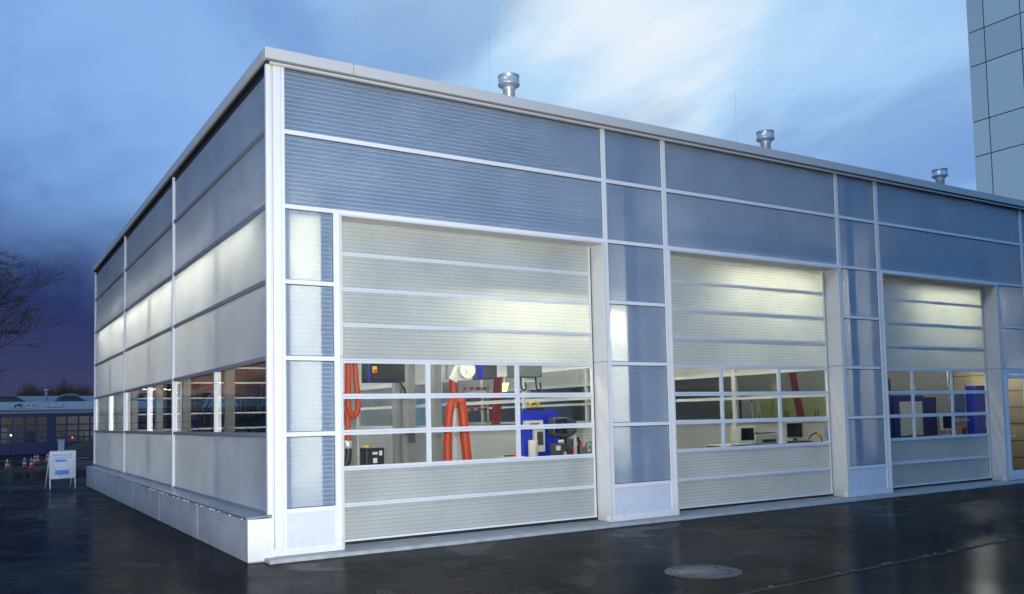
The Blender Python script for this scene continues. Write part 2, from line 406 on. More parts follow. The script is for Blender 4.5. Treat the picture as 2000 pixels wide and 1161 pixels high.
# corner post cover with seams
cp = MB()
for z0, z1 in ((.15, 2.695), (2.703, ZT)):
    cp.box(0, .102, -.012, .05, z0, z1); cp.box(.106, .154, -.012, .05, z0, z1)
cp.box(.004, .15, 0, .048, .15, ZT)
MB().box(-.034, -.002, .022, .05, .15, ZT).build('corner_joint', 'liner', hall)
cp.build('corner_post', 'white', hall)
full = [(5.506, 5.586), (6.82, 6.909), (11.428, 11.514), (12.688, 12.785), (18.27, 18.35), (24.02, 24.1)]
low = [(.83, .91), (17.085, 17.165)]
for a, b in full: MB().box(a, b, 0, .06, .15 if a not in () else .05, ZT).build('mullion', 'white', hall)
for a, b in low: MB().box(a, b, 0, .06, .15, ZR[4]-H).build('mullion', 'white', hall)
spans = [(.154, 5.506), (5.586, 6.82), (6.909, 11.428), (11.514, 12.688), (12.785, 18.27), (18.35, 24.02)]
narrow = [(.154, .83), (5.586, 6.82), (11.514, 12.688)]
for a, b in spans:
    for z in (ZR[4], ZR[5]): MB().box(a, b, .003, .06, z-H, z+H).build('transom', 'white', hall)
for a, b in narrow+[(18.35, 24.02)]:
    for z in ZR[:4]: MB().box(a, b, .003, .06, z-H, z+H).build('transom', 'white', hall)
for z in ZR[2:4]: MB().box(17.165, 18.27, .003, .06, z-H, z+H).build('transom', 'white', hall)
for a, b in ((-.02, .945), (5.46, 6.955), (11.38, 12.83), (17.04, 17.165), (18.27, 24.1)):      # base rail
    MB().box(a, b, -.016, .07, .052, .15).build('base_rail', 'white', hall)
def xpanel(x0, x1, z0, z1, y=.034, m='wall', name='wall_panel', parent=None):
    if m == 'wall':
        p = MB().face([(x0, y, z0), (x1, y, z0), (x1, y, z1), (x0, y, z1)]).build(name, m, parent or hall)
        g = MB(); q = .009  # dark edge strips: panel joint plus painted shade line under the transoms
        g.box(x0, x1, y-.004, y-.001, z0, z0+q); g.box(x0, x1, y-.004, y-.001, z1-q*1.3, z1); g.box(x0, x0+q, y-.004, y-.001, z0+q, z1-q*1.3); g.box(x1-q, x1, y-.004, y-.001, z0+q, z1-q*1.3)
        g.build('gasket_shade_line', 'dgrey', p if parent is None else parent)
        return p
    return MB().face([(x0, y, z0), (x1, y, z0), (x1, y, z1), (x0, y, z1)]).build(name, m, parent or hall)
def ypanel(y0, y1, z0, z1, x=-.045, m='wall', name='wall_panel', parent=None):
    return MB().face([(x, y1, z0), (x, y0, z0), (x, y0, z1), (x, y1, z1)]).build(name, m, parent or hall)
for a, b in spans:
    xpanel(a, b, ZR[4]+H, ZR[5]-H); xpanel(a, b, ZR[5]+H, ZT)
for a, b in narrow+[(18.35, 24.02)]:
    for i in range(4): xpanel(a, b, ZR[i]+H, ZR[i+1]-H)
    k = MB().box(a, b, .02, .05, .15, ZR[0]-H).build('kick_panel', 'kick', hall)
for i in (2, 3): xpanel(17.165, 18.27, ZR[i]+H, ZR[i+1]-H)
# fascia, soffit, roof
for a, b in zip([-.135, 1.105, 4.32, 7.77, 11.146, 14.4, 17.7, 21.0], [1.105, 4.32, 7.77, 11.146, 14.4, 17.7, 21.0, 24.2]):
    MB().box(a+(.004 if a > 0 else 0), b-.004, -.125, -.07, 6.59, 6.74).build('fascia', 'fascia', hall, .004)
for a, b in zip([-.068, 4.0, 8.0, 12.0, 16.0], [4.0, 8.0, 12.0, 16.0, 18.64]):
    MB().box(-.135, -.10, a+.004, b-.004, 6.59, 6.74).build('fascia', 'fascia', hall, .004)
MB().box(-.06, 24.15, -.085, -.03, 6.535, 6.566).build('drip_rail', 'fascia', hall)
MB().box(-.099, -.04, -.06, 18.6, 6.556, 6.578).build('soffit', 'rubber', hall)
MB().box(-.052, -.036, .06, 18.45, 6.47, 6.555).build('painted_shade_strip', 'rubber', hall)  # solid black strip standing in for the shade below the fascia
MB().box(-.098, 24.15, -.068, 18.6, 6.58, 6.735).build('roof', 'roofm', hall)
MB().box(-.03, 24.0, .07, 18.4, 6.50, 6.57).build('ceiling', 'ceil', hall)
# roof vents and lightning rods
for xv in (4.66, 11.16, 17.5):
    v = MB().rev([(.105, 0), (.105, .80), (.115, .81), (.115, .83), (.105, .84), (.105, .90)], 24, (xv, 1.5, 6.735)).build('vent_pipe', 'steel', hall)
    MB().rev([(.11, .84), (.185, .89), (.195, .90), (.195, .92), (.185, .93), (.185, 1.05), (.192, 1.055), (.192, 1.065), (.18, 1.07)], 28, (xv, 1.5, 6.735)).build('vent_cap', 'steel', v)
for xv in (4.26, 10.28, 16.42):
    MB().tube([(xv, 1.5, 6.735), (xv, 1.5, 7.6), (xv+.01, 1.5, 8.5)], [.004, .003, .002], 6).build('lightning_rod', 'steel', hall)
# concrete apron and interior floor
ap = MB(); xs = [-.14+i*.35 for i in range(72)]
top = [(x, -.235+random.uniform(-.012, .012)) for x in xs]
for (xa, ya), (xb, yb) in zip(top[:-1], top[1:]):
    ap.face([(xa, ya, .045), (xb, yb, .045), (xb, .40, .05), (xa, .40, .05)])
    ap.face([(xa, ya-.015, 0), (xb, yb-.015, 0), (xb, yb, .045), (xa, ya, .045)])
ap.face([(-.14, .0, 0), (-.14, top[0][1]-.015, 0), (-.14, top[0][1], .045), (-.14, 0, .05)])
ap.build('concrete_apron', 'conc', hall)
MB().box(0, 24, .40, 18.4, .0, .054).build('floor', 'floor', hall)

# sectional doors
def sectional_door(xl, xr, bars):
    d = part('sectional_door', hall)
    t = .032
    for z0, z1 in ((.054, 2.655), (2.663, ZR[4]-H)):
        if z0 < 1: MB().box(xr-.024, xr-.003, -.02, .355, 2.6552, 2.6628).build('reveal_joint', 'dgrey', d)
        MB().box(xr-t, xr-.002, -.024, .36, z0, z1).build('reveal', 'liner', d, .003); MB().box(xl+.002, xl+t, -.024, .36, z0, z1).build('reveal', 'liner', d, .003)
    MB().box(xl+t, xr-t, -.024, .308, ZR[4]-H-.03, ZR[4]-H-.002).build('lintel', 'liner', d)
    a, b = xl+t+.008, xr-t-.03
    MB().box(xr-t-.03, xr-t-.004, .325, .36, .06, 4.59).build('side_seal', 'rubber', d)
    zs = [.105+.505*i for i in range(10)]; zs[-1] = 4.632
    fr = MB()
    for i in range(9):
        z0, z1 = zs[i], zs[i+1]
        win = i in (2, 3, 4)
        h = .036 if win else .026
        fr.box(a, b, .312, .36, z0+.002, z0+h)
        fr.box(a, b, .312, .36, z1-h, z1-.002)
        for xx in (a, b-.03): fr.box(xx, xx+.03, .314, .358, z0+h, z1-h)
        if win:
            for q in bars: fr.box(q-.034, q+.034, .314, .358, z0+h, z1-h)
            xs_ = [a+.03]+[c for q in bars for c in (q-.034, q+.034)]+[b-.03]
            for k in range(0, len(xs_), 2): xpanel(xs_[k], xs_[k+1], z0+h, z1-h, .335, 'glass', 'glass_pane', d)
        else: xpanel(a+.03, b-.03, z0+h, z1-h, .332, 'door', 'door_panel', d)
    fr.build('door_frame', 'alu', d)
    MB().box(a, b, .32, .35, .062, .105).build('bottom_seal', 'rubber', d)
    return d
sectional_door(.91, 5.506, (2.395, 3.957))
sectional_door(6.909, 11.428, (8.40, 9.94))
sectional_door(12.785, 17.085, (14.165, 15.63))

# entrance door at the right
ed = part('entrance_door', hall)
f = MB()
f.box(17.167, 17.235, .006, .07, .15, 2.60); f.box(18.20, 18.268, .006, .07, .15, 2.60); f.box(17.235, 18.2, .006, .07, 2.53, 2.60)
f.box(17.25, 17.345, -.004, .055, .17, 2.515); f.box(18.09, 18.19, -.004, .055, .17, 2.515); f.box(17.345, 18.09, -.004, .055, 2.43, 2.515); f.box(17.345, 18.09, -.004, .055, .17, .27)
f.build('door_leaf', 'white', ed, .003)
xpanel(17.345, 18.09, .27, 2.43, .03, 'glass2', 'glass_pane', ed)
hd = MB(); hd.box(17.28, 17.31, -.02, -.004, .95, 1.13); hd.tube([(17.295, -.01, 1.08), (17.295, -.06, 1.08), (17.42, -.062, 1.08)], .012, 8); hd.build('handle', 'steel', ed)
MB().box(17.25, 18.19, -.01, .06, .06, .17).build('threshold', 'white', ed)

# left side: plinth, panels, mullions, windows
pl = MB()
for a, b in ((.0, 2.9), (2.906, 6.1), (6.106, 9.2), (9.206, 12.3), (12.306, 15.4), (15.406, 17.9)):
    pl.box(-.345, -.06, a, b, -.01, .545)
pl.build('plinth', 'plinth', hall, .02)
MB().box(-.352, -.02, -.006, -.0, .02, .55).build('plinth_end', 'white', hall)
cap = MB()
for a, b in ((-.015, 3.0), (3.006, 6.1), (6.106, 9.2), (9.206, 12.3), (12.306, 15.4), (15.406, 17.93)):
    cap.prism([(-.372, .548), (-.06, .575), (-.06, .592), (-.372, .578)], 'y', a, b)
cap.build('plinth_flashing', 'zinc', hall)
dp = MB()
yy = .2
while yy < 17.5:
    r_ = random.uniform(.006, .011); dp.rev([(.001, -r_*1.5), (r_, -.4*r_), (.6*r_, .6*r_), (.001, r_)], 6, (-.376, yy, .548), False); yy += random.choice((.08, .12, .3, .6))
dp.build('water_drops', 'offw', hall)
ML = [.03, 6.26, 12.41, 18.47]; MW = [3.0, 9.1, 15.2]
for y in ML:
    MB().box(-.092, -.036, y-.028, y+.028, .595, ZT).build('mullion', 'white', hall)
for a, b in zip(ML[:-1], ML[1:]):
    a += .028; b -= .028
    for z in ZR[1:]: MB().box(-.078, -.03, a, b, z-H, z+H).build('transom', 'dark', hall)
    MB().box(-.078, -.03, a, b, .593, .62).build('transom', 'dark', hall)
    ypanel(a, b, .62, ZR[1]-H)
    for i in range(2, 5): ypanel(a, b, ZR[i]+H, ZR[i+1]-H)
    ypanel(a, b, ZR[5]+H, 6.47)
for k, y in enumerate(MW):
    wd = part('window', hall); a, b = ML[k]+.028, ML[k+1]-.028
    f = MB(); z0, z1 = ZR[1]+H, ZR[2]-H
    f.box(-.074, -.012, y-.026, y+.026, z0, z1); f.box(-.034, -.012, a, a+.03, z0, z1); f.box(-.034, -.012, b-.03, b, z0, z1)
    f.box(-.029, -.012, a, b, z0-.02, z0-.001)
    f.build('window_frame', 'bright', wd)
    ypanel(a+.03, y-.03, z0, z1, -.02, 'glass', 'glass_pane', wd); ypanel(y+.03, b-.03, z0, z1, -.02, 'glass', 'glass_pane', wd)

# steel columns behind the skin
def column(x0, x1, y0, y1, z1=6.5): MB().box(x0, x1, y0, y1, .054, z1).build('steel_column', 'col', hall)
for y in (3.0, 6.26, 9.1, 12.41, 15.2): column(.10, .24, y-.07, y+.07)
column(.157, .25, .08, .3); column(.64, .80, .075, .3, 4.9)
column(5.95, 6.25, .08, .4); column(6.50, 6.75, .30, .5, 5.0)
column(11.75, 12.0, .08, .4); column(12.35, 12.6, .25, .5, 5.0)
MB().box(17.62, 17.78, .42, .56, .054, 4.0).build('steel_column', 'blue', hall)
MB().box(18.0, 18.06, 1.9, 18.4, .054, 6.49).build('partition', 'col', hall)
for y in (6.85, 8.25, 9.05, 12.3): column(5.74, 5.92, y-.10, y+.10)
# lintel beams behind the doors' heads
for a, b in ((1.0, 5.4), (7.0, 11.3), (12.9, 17.0)): MB().box(a, b, .40, .55, 4.72, 4.98).build('lintel_beam', 'col', hall)

# inner partitions between the bays: lower panel, window strip, upper panel
def partition(x, y0=.75):
    p = part('partition', hall); ys = [y0, 3.4, 6.4, 9.2, 12.3, 15.3, 18.4]
    f = MB()
    for y in ys: f.box(x-.06, x+.06, y-.05, y+.05, .054, 6.49)
    for a, b in zip(ys[:-1], ys[1:]):
        for z in (.10, 1.58, 2.1, 2.66, 4.6): f.box(x-.05, x+.05, a+.05, b-.05, z-.035, z+.035)
        ypanel(a+.05, b-.05, .135, 1.545, x, 'inner', 'wall_panel', p)
        ypanel(a+.05, b-.05, 2.695, 4.565, x, 'inner', 'wall_panel', p)
        ypanel(a+.05, b-.05, 4.635, 6.49, x, 'inner', 'wall_panel', p)
        ypanel(a+.05, b-.05, 1.615, 2.625, x, 'glass', 'glass_pane', p)
    f.build('partition_frame', 'liner', p)
partition(6.08); partition(11.93)
pw = MB().box(19.6, 19.66, .10, 18.4, .054, 6.49).build('partition', 'inner_wall', hall)
pj = MB()
for k in range(10): pj.box(19.585, 19.598, .12, 6.0, .45+k*.43, .468+k*.43)
pj.build('panel_joints', 'black', pw)
# rear wall: glazed sectional door in the first bay, panels in the others
rd = part('sectional_door', hall); f = MB()
for i in range(10): f.box(.95, 5.5, 18.40, 18.46, .09+.5*i, .14+.5*i)
for q in (.95, 2.45, 3.95, 5.43): f.box(q, q+.07, 18.405, 18.455, .15, 4.58)
f.build('door_frame', 'liner', rd)
for i in range(9): xpanel(1.02, 5.43, .15+.5*i, .58+.5*i, 18.43, 'glass', 'glass_pane', rd)
xpanel(.0, 6.0, 4.65, 6.5, 18.43, 'inner'); xpanel(.0, .95, .05, 4.65, 18.43, 'inner'); xpanel(5.5, 24.0, .05, 6.5, 18.43, 'inner')
MB().face([(24.05, .06, .05), (24.05, 18.4, .05), (24.05, 18.4, 6.5), (24.05, .06, 6.5)]).build('wall_panel', 'inner', hall)

# ------------------------------------------------------------------ lamps inside (their glow shows through the skin)
def lamp(loc, L, rz, label, m='tube', hw=.13):
    t = thing('fluorescent_lamp', label, 'lamp', loc, rz, 'fluorescent lamps inside the hall')
    MB().prism([(-hw, .03), (-.08, .10), (.08, .10), (hw, .03), (hw-.01, .025), (.07, .085), (-.07, .085), (-hw+.01, .025)], 'y', 0, L).build('housing', 'offw', t)
    MB().tube([(0, .02, 0), (0, L-.02, 0)], .022, 8).build('tube', m, t)
lamp((.36, .75, 4.56), 17.0, 0, 'long fluorescent lamp glowing behind the upper panels of the left side wall', 'tube_dim', .22)
lamp((4.9, 1.3, 4.5), 16.4, 0, 'long fluorescent lamp under the roof beside the first partition', hw=.15)
lamp((10.9, 1.3, 4.5), 16.4, 0, 'long fluorescent lamp under the roof beside the second partition', hw=.15)
lamp((2.2, 3.0, 4.6), 14.0, 0, 'long fluorescent lamp under the roof in the middle of the first bay', hw=.15)
lamp((8.0, 3.0, 4.6), 14.0, 0, 'long fluorescent lamp under the roof in the middle of the second bay', hw=.15)
lamp((16.9, 1.3, 4.5), 8.0, 0, 'long fluorescent lamp under the roof of the third bay', 'tube_dim', .15)
lamp((.62, .36, 4.50), .34, math.pi/2, 'upper short lamp glowing behind the narrow panels beside the corner post', 'tube_warm')
lamp((.62, .46, 3.95), .34, math.pi/2, 'added lower short lamp enlarging the glow behind the narrow panels beside the corner post', 'tube_warm', .06)  # second lamp added to spread the glow down the pane
lamp((5.90, .42, 3.42), .28, math.pi/2, 'short lamp glowing behind the narrow panels right of the first door', 'tube_hot')
lamp((5.42, 1.15, 3.55), 2.2, math.pi/2, 'short lamp glowing behind the right part of the first sectional door', 'tube_hot')
lamp((11.35, 1.05, 4.35), 2.9, math.pi/2, 'short lamp glowing behind the top right corner of the middle door', 'tube_hot')
lamp((17.0, 1.05, 4.30), 2.6, math.pi/2, 'short lamp glowing behind the top right corner of the far door', 'tube_hot')
def added_upright_lamp(x, y, z0, z1, label, m):  # unseen upright lamps, added only to make the narrow panels glow
    t = thing('fluorescent_lamp', label, 'lamp', (x, y, .054), 0, 'fluorescent lamps inside the hall')
    MB().box(-.07, .05, .028, .06, 0, z1+.05).box(-.07, -.055, -.06, .028, 0, z1+.05).build('housing', 'offw', t); MB().tube([(0, 0, z0), (0, 0, z1)], .02, 8).build('tube', m, t)  # side fin added to keep this glow off the side wall
added_upright_lamp(.46, .50, .7, 4.3, 'added upright lamp for the glow behind the narrow panels beside the corner post', 'tube_soft')
added_upright_lamp(5.76, .56, 1.2, 3.3, 'added upright lamp for the glow behind the narrow panels right of the first door', 'tube_soft')
added_upright_lamp(6.68, .62, .9, 5.2, 'added slim upright lamp for the glow behind the right edge of the narrow panels next to the middle door', 'tube_faint')
lamp((19.3, 1.6, 2.75), 1.0, math.pi/2, 'short lamp lighting the corridor behind the glazed entrance door')
added_upright_lamp(12.20, .60, 1.0, 5.2, 'added slim upright lamp for the glow behind the narrow panels next to the far door', 'tube_faint')
#@@THINGS
# ------------------------------------------------------------------ things inside the hall
def ring_hose(path, r, ridge=.012, pitch=.035):
    """corrugated hose: radius swells with every ring along the path"""
    P = [Vector(p) for p in path]; cum = [0]
    for a, b in zip(P[:-1], P[1:]): cum.append(cum[-1]+(b-a).length)
    n = max(8, int(cum[-1]/pitch*2)); pts = []; rad = []; j = 0
    for i in range(n+1):
        s = cum[-1]*i/n
        while j < len(P)-2 and cum[j+1] < s: j += 1
        t = (s-cum[j])/max(1e-9, cum[j+1]-cum[j]); pts.append(P[j].lerp(P[j+1], min(1, t))); rad.append(r+(ridge if i % 2 else 0))
    return pts, rad

# first bay: hanging loop of hose with a black nozzle
t = thing('exhaust_hose', 'orange corrugated exhaust hose hanging in a narrow loop with a black nozzle', 'hose', (1.66, 1.5, .054), 0, 'exhaust hoses')
p, rd_ = ring_hose(bez([(-.06, 0, 3.6), (-.045, 0, 2.7), (-.06, 0, 2.05), (-.03, 0, 1.85), (.03, 0, 1.80), (.085, 0, 1.87), (.10, 0, 2.05), (.06, 0, 2.55), (.02, 0, 3.6)]), .038, .009, .03)
MB().tube(p, rd_, 12).build('hose', 'orange', t)
p, rd_ = ring_hose([(-.035, .09, 3.6), (-.035, .09, 1.42)], .036, .009, .03)
MB().tube(p, rd_, 12).build('hose', 'orange', t)
MB().rev([(.05, 0), (.062, .02), (.062, .10), (.05, .12)], 16, (-.035, .09, 1.30)).build('collar', 'steel', t)
MB().tube(bez([(-.035, .09, 1.31), (-.03, .09, 1.2), (-.06, .08, 1.08), (-.11, .06, .98)], 6), [.05]*7+[.055]*6+[.048]*6, 12).build('nozzle', 'black', t)
MB().tube([(0, .05, 3.6), (0, .05, 6.4)], .05, 10).build('supply_duct', 'steel', t)

# first bay: hose pair hung over a reel
t = thing('exhaust_hose', 'thick orange exhaust hose folded over a hook under a silver reel', 'hose', (3.74, 2.0, .054), 0, 'exhaust hoses')
p, rd_ = ring_hose(bez([(-.17, 0, .35), (-.17, 0, .9), (-.155, 0, 1.45), (-.12, 0, 1.85), (-.05, 0, 2.06), (-.01, 0, 1.99)]), .070, .011, .03)
MB().tube(p, rd_, 14).build('hose', 'orange', t)
p, rd_ = ring_hose(bez([(.24, 0, .35), (.22, 0, .9), (.17, 0, 1.45), (.14, 0, 1.85), (.10, .0, 2.04), (.05, 0, 1.99)]), .078, .011, .03)
MB().tube(p, rd_, 14).build('hose', 'orange', t)
MB().tube([(0, .0, 2.0), (0, .0, 2.14)], .04, 10).build('hook', 'black', t)
p, rd_ = ring_hose([(0, .05, 2.12), (0, .05, 2.46)], .07, .012, .04)
MB().tube(p, rd_, 12).build('hose', 'redhose', t)
rl = MB()
rl.prism([(-.13, 2.42), (.02, 2.34), (.30, 2.86), (.14, 2.86)], 'y', -.03, .0)
prof = [(.17+.15*math.cos(a*math.pi/10), 2.56+.15*math.sin(a*math.pi/10)) for a in range(20)]
rl.prism(prof, 'y', -.16, -.035); rl.prism([(.17+.05*math.cos(a*math.pi/6), 2.56+.05*math.sin(a*math.pi/6)) for a in range(12)], 'y', -.19, -.16)
rl.build('reel', 'offw', t)
MB().rev([(.09, 2.42), (.085, 2.7), (.10, 2.72), (.10, 2.78), (.085, 2.80), (.085, 6.4)], 18, (-.02, .12, 0)).build('supply_duct', 'steel', t)

# first bay: display cabinet on a grey post
t = thing('display_cabinet', 'black display cabinet with a blue edge and yellow switch on a grey post', 'cabinet', (3.03, 2.5, .054))
MB().box(-.66, .0, 0, .35, 2.40, 3.35).build('cabinet_body', 'black', t, .008)
MB().box(-.685, -.662, -.005, .03, 2.39, 3.36).build('side_trim', 'blue', t)
MB().box(-.66, .0, -.004, .34, 2.372, 2.398).build('bottom_trim', 'navy', t)
MB().box(-.61, -.53, -.03, -.001, 2.53, 2.64).build('switch_plate', 'yellow', t, .006)
MB().tube([(-.57, -.03, 2.56), (-.57, -.055, 2.56)], .026, 12).build('switch_knob', 'red', t)
MB().box(.0, .08, .10, .20, 0, 3.4).build('post', 'col', t)
MB().tube(bez([(-.10, .02, 2.38), (-.02, .0, 2.26), (.03, .05, 2.12)], 6), .02, 8).build('cable', 'black', t)
MB().box(.06, .19, .02, .06, 1.32, 1.54).build('socket_box', 'dgrey', t, .004)

# first bay: small tester on a trolley
t = thing('tester_trolley', 'small black tester box with white labels on a low trolley inside first door', 'tester', (2.36, 2.4, .054))
MB().box(-.16, .16, -.14, .14, .98, 1.27).build('tester_box', 'black', t, .01)
for a, b, c, d in ((-.05, .04, 1.16, 1.20), (.07, .12, 1.14, 1.22), (-.04, .03, 1.02, 1.10)): MB().box(a, b, -.144, -.1405, c, d).build('label_plate', 'offw', t)
MB().box(-.16, -.08, -.08, .02, 1.272, 1.31).build('plug', 'yellow', t, .008)
MB().box(-.22, .22, -.2, .2, .93, .975).build('shelf', 'lgrey', t, .004)
for sx in (-.2, .2):
    for sy in (-.18, .18): MB().box(sx-.015, sx+.015, sy-.015, sy+.015, .06, .93).build('leg', 'dgrey', t)
MB().box(-.22, .22, -.2, .2, .25, .28).build('shelf', 'lgrey', t, .004)

# first bay: blue test bench with its printer, screen and clutter
t = thing('test_bench', 'bright blue test bench cabinet with a cream printer slot, right part of first door', 'workbench', (5.50, 1.75, .054))
b_ = MB(); b_.box(-.56, -.125, 0, .16, 0, 1.84); b_.build('cabinet', 'blue', t, .01)
MB().box(-.123, .26, .06, .4, 0, 1.83).build('cabinet', 'blue', t, .01)
MB().box(.262, .48, .1, .4, 0, 1.70).build('cabinet', 'navy', t, .01)
MB().box(-.55, -.15, -.05, -.002, 1.54, 1.66).build('printer_panel', 'cream', t, .006)
MB().box(-.44, -.24, -.054, -.0505, 1.58, 1.61).build('printer_slot', 'black', t)
MB().box(-.36, -.15, -.10, -.006, 1.10, 1.55).build('controller', 'cream', t, .012)
MB().box(-.32, -.19, -.104, -.1005, 1.22, 1.46).build('controller_screen', 'dgrey', t)
MB().box(-.52, -.10, -.16, -.002, .62, 1.02).build('drawer_unit', 'navy', t, .006)
MB().rev([(.085, 0), (.09, .01), (.09, .28), (.085, .29)], 18, (-.40, -.08, 1.022)).build('roll_holder', 'cream', t)
MB().box(-.46, -.06, .03, .15, 1.842, 1.88).build('tray', 'black', t, .006)
MB().tube(bez([(-.36, .08, 1.88), (-.32, .08, 1.97), (-.2, .08, 1.98), (-.12, .09, 1.90)], 5), .022, 8).build('hand_lamp', 'yellow', t)
t = thing('monitor', 'large rounded black monitor beside the blue test bench in first door', 'monitor', (5.68, 1.46, 1.19))
MB().prism([(-.28, .40), (-.24, .56), (.02, .57), (.24, .50), (.24, .30), (.06, .20), (-.25, .24)], 'y', 0, .22).build('monitor_body', 'dgrey', t, .02)
MB().prism([(-.25, .29), (-.22, .53), (.01, .54), (.01, .27)], 'y', -.004, -.001).build('screen', 'screen', t)
MB().box(-.05, .05, .08, .16, 0, .23).build('stand', 'black', t); MB().box(-.22, .2, .0, .14, -.04, .0).build('foot', 'black', t); MB().box(-.15, .14, .01, .13, -.154, -.041).build('riser', 'dgrey', t)
t = thing('computer_tower', 'dark grey box with a white label standing left below the black monitor', 'computer', (5.40, 1.30, 1.035))
MB().box(-.10, .16, 0, .14, .0, .27).build('case', 'dgrey', t, .008); MB().box(-.06, .03, -.004, -.0005, .15, .23).build('label_plate', 'offw', t)
MB().box(.10, .16, -.003, -.0005, .05, .12).build('port_panel', 'lgrey', t)
for i, (x, z) in enumerate(((5.47, 1.306), (5.53, 1.306))):
    c = tag(MB().rev([(.02, 0), (.03, .055), (.026, .055), (.018, .006)], 14, (0, 0, 0)).build('paper_cup', 'offw', None), 'white paper cup on top of the dark grey box', 'cup', 'white cups'); c.location = (x, 1.37, z)
t = thing('tool_cart', 'navy cart cluttered with black tools under the rounded black monitor', 'cart', (5.78, 1.25, .054))
MB().box(-.55, .24, 0, .4, .05, .95).build('cart_body', 'navy', t, .01)
MB().box(-.55, .24, 0, .4, .951, .98).build('tray', 'black', t)
rnd = random.Random(3)
for i in range(16):
    x, y = rnd.uniform(-.10, .20), rnd.uniform(.02, .17)
    MB().box(x-.025, x+.02, y-.02, y+.02, .981, .981+rnd.uniform(.10, .40)).build('tool', rnd.choice(('black', 'black', 'dgrey', 'lgrey', 'red')), t, .006)
MB().box(.02, .16, -.06, -.002, .981, 1.18).build('vice', 'greengrey', t, .012)
t = thing('hand_wheel_stand', 'thin stand with a round wire wheel at the right end of the first door', 'stand', (5.56, .62, .054))
rim = [(.09*math.cos(k*math.pi/10), 0, 1.19+.09*math.sin(k*math.pi/10)) for k in range(21)]
MB().tube(rim, .011, 6, cap=False).build('wheel_rim', 'dgrey', t); MB().tube([(0, .02, 0), (0, .02, 1.19)], .016, 8).build('post', 'lgrey', t)
sp_ = MB()
for k in range(5): sp_.tube([(0, 0, 1.19), (.085*math.cos(k*1.257), 0, 1.19+.085*math.sin(k*1.257))], .006, 5)
sp_.build('spokes', 'dgrey', t)
t = thing('tool_tray', 'small tray with a pink ball and a screwdriver left of the blue test bench', 'tray', (4.42, 1.3, .054))
MB().box(-.2, .2, -.12, .12, 1.05, 1.065).build('tray_board', 'cream', t); MB().box(-.02, .02, -.02, .02, 0, 1.05).build('leg', 'dgrey', t)
MB().rev([(.002, 0), (.032, .015), (.04, .04), (.032, .065), (.002, .08)], 14, (.08, 0, 1.066), False).build('ball', 'pink', t); MB().tube([(-.16, -.03, 1.078), (.02, -.05, 1.078)], .012, 6).build('screwdriver', 'black', t)
t = thing('wall_cabinet', 'grey cabinet with hooks below hanging above the blue test bench', 'cabinet', (4.98, 1.5, 2.36))
MB().box(-.25, .24, 0, .4, .12, .9).build('cabinet_body', 'greengrey', t, .01)
for x in (-.18, .13): MB().tube(bez([(x, .05, .12), (x, .03, -.06), (x+.04, .02, -.12), (x+.09, .03, -.07), (x+.09, .05, .02)], 5), .016, 8).build('hook', 'black', t)
MB().box(-.12, .08, .02, .05, .03, .06).build('hook_rail', 'steel', t)
t = thing('wall_cabinet', 'dark cabinet with a bright blue side hanging left of the grey cabinet', 'cabinet', (4.55, 2.3, 2.48))
MB().box(-.08, .22, 0, .4, 0, .9).build('cabinet_body', 'dgrey', t, .01); MB().box(-.13, -.082, 0, .12, 0, .9).build('side_panel', 'blue', t)

# second bay, seen through the first partition
t = thing('exhaust_hose', 'dark red exhaust hose hanging straight behind the first partition window', 'hose', (6.95, 6.0, .054), 0, 'exhaust hoses')
p, rd_ = ring_hose(bez([(.10, 0, 3.4), (.06, 0, 2.7), (.0, 0, 2.0), (-.06, 0, 1.2), (-.08, 0, .6)]), .10, .014, .05)
MB().tube(p, rd_, 12).build('hose', 'redhose', t)
MB().tube([(.10, 0, 3.4), (.10, 0, 6.4)], .09, 10).build('supply_duct', 'steel', t)
t = thing('barrier', 'barrier with two red and white striped boards behind the first partition window', 'barrier', (6.57, 6.35, .054))
for z in (2.40, 1.92):
    s_ = part('striped_board', t)
    MB().box(-.34, .34, 0, .03, z-.035, z+.035).build('board', 'conew', s_)
    st = MB()
    for k in range(4): st.prism([(-.31+k*.18, z-.034), (-.23+k*.18, z-.034), (-.21+k*.18, z+.034), (-.29+k*.18, z+.034)], 'y', -.003, -.0005)
    st.build('stripes', 'red', s_)
for x in (-.36, .36): MB().box(x-.02, x+.02, .0, .04, 0, 2.5).build('post', 'lgrey', t)
t = thing('wall_lamp', 'small yellow green lamp glowing behind the first partition window', 'lamp', (7.35, 6.3, 2.38))
MB().rev([(.05, 0), (.06, .02), (.10, .17), (.12, .2)], 16, (0, 0, 0)).build('shade', 'lampy', t)
MB().tube([(0, 0, .2), (0, 0, .5), (.05, 0, .9), (.05, 0, 4.1)], .012, 6).build('cable', 'steel', t)

# second bay: desk with office machines behind the middle door
t = thing('desk', 'pale desk with a dark blue front edge behind the middle door windows', 'desk', (10.9, 1.95, .054))
MB().box(-1.0, 1.1, -.3, .4, 1.02, 1.045).build('desk_top', 'cream', t, .004); MB().box(-1.0, 1.1, -.325, -.302, .985, 1.045).build('front_edge', 'navy', t)
for x in (-.95, 1.05): MB().box(x-.03, x+.03, -.27, .37, 0, 1.02).build('leg', 'navy', t)
t = thing('monitor', 'old beige tube monitor facing left on the pale desk', 'monitor', (10.56, 1.82, 1.099), R(-12))
b_ = MB(); b_.prism([(-.22, .04), (-.20, .385), (.20, .385), (.22, .04)], 'y', -.06, .0); b_.prism([(-.19, .06), (-.17, .36), (.17, .36), (.19, .06)], 'y', 0, .30)
b_.build('monitor_body', 'cream', t, .012)
MB().prism([(-.165, .085), (-.15, .34), (.15, .34), (.165, .085)], 'y', -.064, -.061).build('screen', 'screen', t)
MB().box(-.14, .14, -.02, .2, .0, .035).build('foot', 'cream', t, .008)
